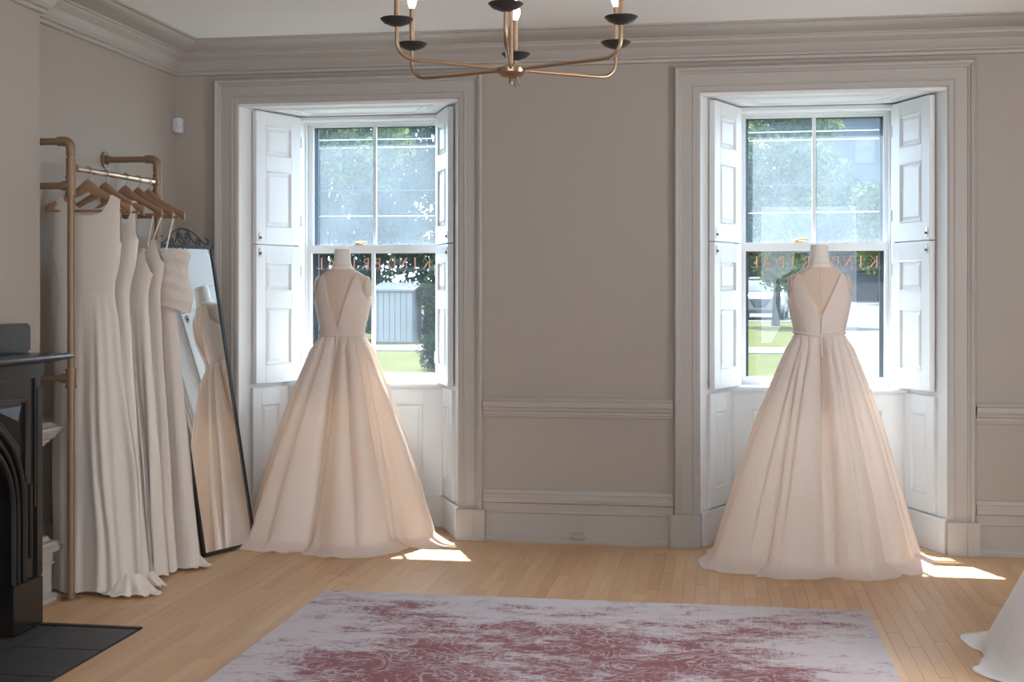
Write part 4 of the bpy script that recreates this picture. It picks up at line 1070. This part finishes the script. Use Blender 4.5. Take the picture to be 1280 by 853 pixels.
make_tree('round_shrub', 'dark round shrub at the foot of the mirror-side lawn', -4.75, 14.6, 0.55, 0.15, 0.5, 'leaf_dark', 1800, 0.05, 5, tr=0.03, group='shrubs outside', cat='shrub')
for i, x in enumerate((-11.4, -9.7, -6.95, -5.3)):
    make_tree('hedge_shrub', ['leafy hedge shrub leftmost under the mirror-side trees', 'leafy hedge shrub left of the pale shed', 'leafy hedge shrub right of the pale shed', 'leafy hedge shrub rightmost under the mirror-side trees'][i], x, 25.2+0.4*(i % 2), 2.1, 0.4, 0.82, ('leaf_mid', 'leaf_dark')[i % 2], 4000, 0.08, 20+i, tr=0.05, group='shrubs outside', cat='shrub')
make_tree('broadleaf_tree', 'slim tree with a grey trunk standing before the parked car', 1.85, 38, 8.0, 2.6, 2.3, 'leaf_fresh', 9000, 0.13, 6, tr=0.12)
make_tree('broadleaf_tree', 'dark tree behind the parked car', -0.6, 66, 12, 2.0, 4.4, 'leaf_mid', 12000, 0.22, 7)
make_tree('broadleaf_tree', 'dark low tree beyond the car across the street', 3.2, 78, 8.5, 1.0, 3.2, 'leaf_dark', 10000, 0.2, 8)
make_tree('broadleaf_tree', 'yellow-green tree in front of the pale house', 11.6, 80, 9.5, 3.4, 3.2, 'leaf_fresh', 9000, 0.2, 9)
make_tree('broadleaf_tree', 'grey-trunked street tree left of the neighbouring trunk across the road', 9.6, 92, 8.5, 4.0, 2.4, 'leaf_mid', 5000, 0.2, 10, tr=0.40)
make_tree('broadleaf_tree', 'grey-trunked street tree at the far right across the road', 12.2, 94, 8.5, 4.0, 2.4, 'leaf_dark', 5000, 0.2, 13, tr=0.40)

def make_house(name, label, x0, x1, y0, y1, h, m, rows, roofm, floors):
    o = thing(name, label, 'house', ((x0+x1)/2, y0, SLOPE*y0-0.05), 0); w = (x1-x0)/2
    MB().box(-w, w, 0, y1-y0, 0, h).build('walls', m, o)
    MB().add([(-w-0.5, -0.5, h), (w+0.5, -0.5, h), (w+0.5, y1-y0+0.5, h), (-w-0.5, y1-y0+0.5, h), (-w-0.5, (y1-y0)/2, h+2.6), (w+0.5, (y1-y0)/2, h+2.6)], [(0, 1, 5, 4), (2, 3, 4, 5), (1, 2, 5), (3, 0, 4), (0, 3, 2, 1)]).build('roof', roofm, o, fixn=True)
    for k in range(int(h/0.42)):
        MB().box(-w-0.02, w+0.02, -0.03, 0, k*0.42, k*0.42+0.03).build('clapboard_lip', m, o) if k % 3 == 0 else None
    for fz in floors:
        for x in rows:
            f_ = MB().box(x-0.75, x+0.75, -0.10, 0.02, fz-0.1, fz+2.0).build('window', 'house_white', o)
            for a, b in ((0.02, 0.92), (0.98, 1.88)):
                MB().box(x-0.6, x+0.6, -0.12, -0.101, fz+a, fz+b).build('window_pane', 'house_window', f_)
    return o
make_house('clapboard_house', 'pale blue-grey clapboard house with rows of windows across the street', 4.6, 20.0, 97, 107, 15.5, 'house_pale', (-4.6, -1.2, 2.2, 5.4), 'roof_grey', (2.2, 6.6, 10.9))
make_house('brick_house', 'red brick house low behind the far trees', 4.0, 12.5, 128, 134, 7.5, 'brick_red', (-2.4, 0.4, 2.6), 'roof_grey', (2.8,))
sd = thing('garden_shed', 'white boarded garden shed below the mirror-side trees', 'shed', (-8.2, 24.4, SLOPE*24.4-0.02))
MB().box(-0.52, 0.52, 0, 1.0, 0, 1.32).build('walls', 'shed_white', sd)
MB().add([(-0.58, -0.08, 1.30), (0.58, -0.08, 1.30), (0.58, 1.1, 1.48), (-0.58, 1.1, 1.48), (-0.58, -0.08, 1.35), (0.58, -0.08, 1.35), (0.58, 1.1, 1.53), (-0.58, 1.1, 1.53)], [(0, 3, 2, 1), (4, 5, 6, 7), (0, 1, 5, 4), (1, 2, 6, 5), (2, 3, 7, 6), (3, 0, 4, 7)]).build('roof', 'shed_white', sd)
for k in range(7): MB().box(-0.515+0.148*k, -0.385+0.148*k, -0.02, 0, 0.02, 1.29).build('board', 'shed_white', sd)

# parked car facing the house
cr = thing('parked_car', 'white car with a black grille parked facing the house across the lawn', 'car', (1.72, 46.5, SLOPE*46.5), -0.10)
def loft_car(secs, name, m, smooth=0.7):
    """secs: rows (y, z0, z1, half width bottom, half width top)"""
    P_ = []
    for y, z0, z1, wb, wt in secs:
        zs = [z0, z0+(z1-z0)*0.35, z0+(z1-z0)*0.8, z1]
        ws = [wb*0.94, wb, (wb+wt)/2*1.0, wt]
        ring = [(-w, y, z) for w, z in zip(ws, zs)]+[(w, y, z) for w, z in zip(ws[::-1], zs[::-1])]
        P_.append(ring)
    mb = MB().grid(P_, True); k = 8; mb.f += [tuple(range(k)), tuple((len(P_)-1)*k+i for i in range(k-1, -1, -1))]
    return mb.build(name, m, cr, smooth=smooth, fixn=True)
loft_car([(-2.25, 0.38, 0.80, 0.78, 0.62), (-2.1, 0.30, 0.95, 0.88, 0.78), (-1.5, 0.28, 1.05, 0.92, 0.86), (-0.9, 0.28, 1.10, 0.92, 0.88), (1.2, 0.28, 1.12, 0.92, 0.88), (2.0, 0.32, 1.10, 0.90, 0.84), (2.25, 0.45, 1.0, 0.82, 0.74)], 'body', 'car_white')
loft_car([(-0.95, 1.05, 1.12, 0.84, 0.80), (-0.15, 1.05, 1.58, 0.84, 0.62), (0.3, 1.05, 1.66, 0.84, 0.62), (1.4, 1.05, 1.63, 0.84, 0.60), (2.1, 1.05, 1.20, 0.80, 0.70)], 'cabin_glass', 'car_glass')
loft_car([(-0.1, 1.60, 1.64, 0.62, 0.56), (0.3, 1.63, 1.70, 0.64, 0.56), (1.4, 1.60, 1.67, 0.62, 0.54), (1.6, 1.57, 1.62, 0.58, 0.52)], 'roof', 'car_white')
MB().add([(-0.42, -2.262, 0.80), (0.42, -2.262, 0.80), (0.22, -2.285, 0.48), (-0.22, -2.285, 0.48), (-0.42, -2.2, 0.80), (0.42, -2.2, 0.80), (0.22, -2.2, 0.48), (-0.22, -2.2, 0.48)], [(0, 3, 2, 1), (4, 5, 6, 7), (0, 1, 5, 4), (1, 2, 6, 5), (2, 3, 7, 6), (3, 0, 4, 7)]).build('grille', 'car_black', cr)
MB().tube([(-0.36, -2.29, 0.80), (-0.16, -2.30, 0.52), (0.16, -2.30, 0.52), (0.36, -2.29, 0.80)], 0.028, 6).build('grille_trim', 'chrome', cr)
MB().lathe([(0, -0.01), (0.075, -0.01), (0.075, 0.01), (0, 0.01)], n=16).xf(Matrix.Translation((0, -2.30, 0.72)) @ Matrix.Rotation(PI/2, 4, 'X')).build('badge', 'chrome', cr)
MB().box(-0.84, 0.84, -2.27, -2.05, 0.24, 0.40).build('lower_bumper', 'car_black', cr, bevel=0.03)
for s in (-1, 1):
    a, b = sorted((s*0.45, s*0.80)); h_ = MB().box(a, b, -2.24, -2.0, 0.74, 0.87).build('headlight', 'chrome', cr, bevel=0.02)
    a, b = sorted((s*0.55, s*0.78)); MB().box(a, b, -2.29, -2.2, 0.44, 0.54).build('fog_light', 'car_black', cr, bevel=0.01)
    MB().box(*sorted((s*0.86, s*1.08)), -0.85, -0.72, 1.08, 1.24).build('wing_mirror', 'car_white', cr, bevel=0.03)
    for y in (-1.42, 1.42):
        w_ = MB().lathe([(0.0, -0.11), (0.30, -0.11), (0.34, -0.07), (0.34, 0.07), (0.30, 0.11), (0, 0.11)], n=20).xf(Matrix.Translation((s*0.80, y, 0.34)) @ Matrix.Rotation(PI/2, 4, 'Y')).build('wheel', 'rubber', cr, smooth=0.6)

# overhead wires on two poles
for i, x in enumerate((-34, 30)):
    po = thing('utility_pole', ('wooden utility pole to the left of the windows', 'wooden utility pole to the right of the windows')[i], 'pole', (x, 26, SLOPE*26-0.05), 0, 'utility poles')
    MB().tube([(0, 0, 0), (0, 0, 8.5)], [0.16, 0.11], 12).build('pole', 'bark', po, smooth=0.7)
    MB().box(-0.06, 0.06, -0.9, 0.9, 5.6, 5.72).build('crossarm', 'bark', po)
for i, (z, sag, y) in enumerate(((5.72, 0.28, 25.4), (5.50, 0.20, 26.0), (4.45, 0.30, 26.0), (3.95, 0.45, 26.6))):
    w_ = MB().tube([(x, y, z-sag*(1-(((x+2)/32)**2))) for x in np.linspace(-34, 30, 33)], 0.013, 5).build('power_line', 'plastic_white' if i != 2 else 'dark_frame')
    tag(w_, ('topmost', 'second highest', 'second lowest', 'lowest')[i]+' overhead wire crossing outside both windows', 'wire', 'overhead wires')
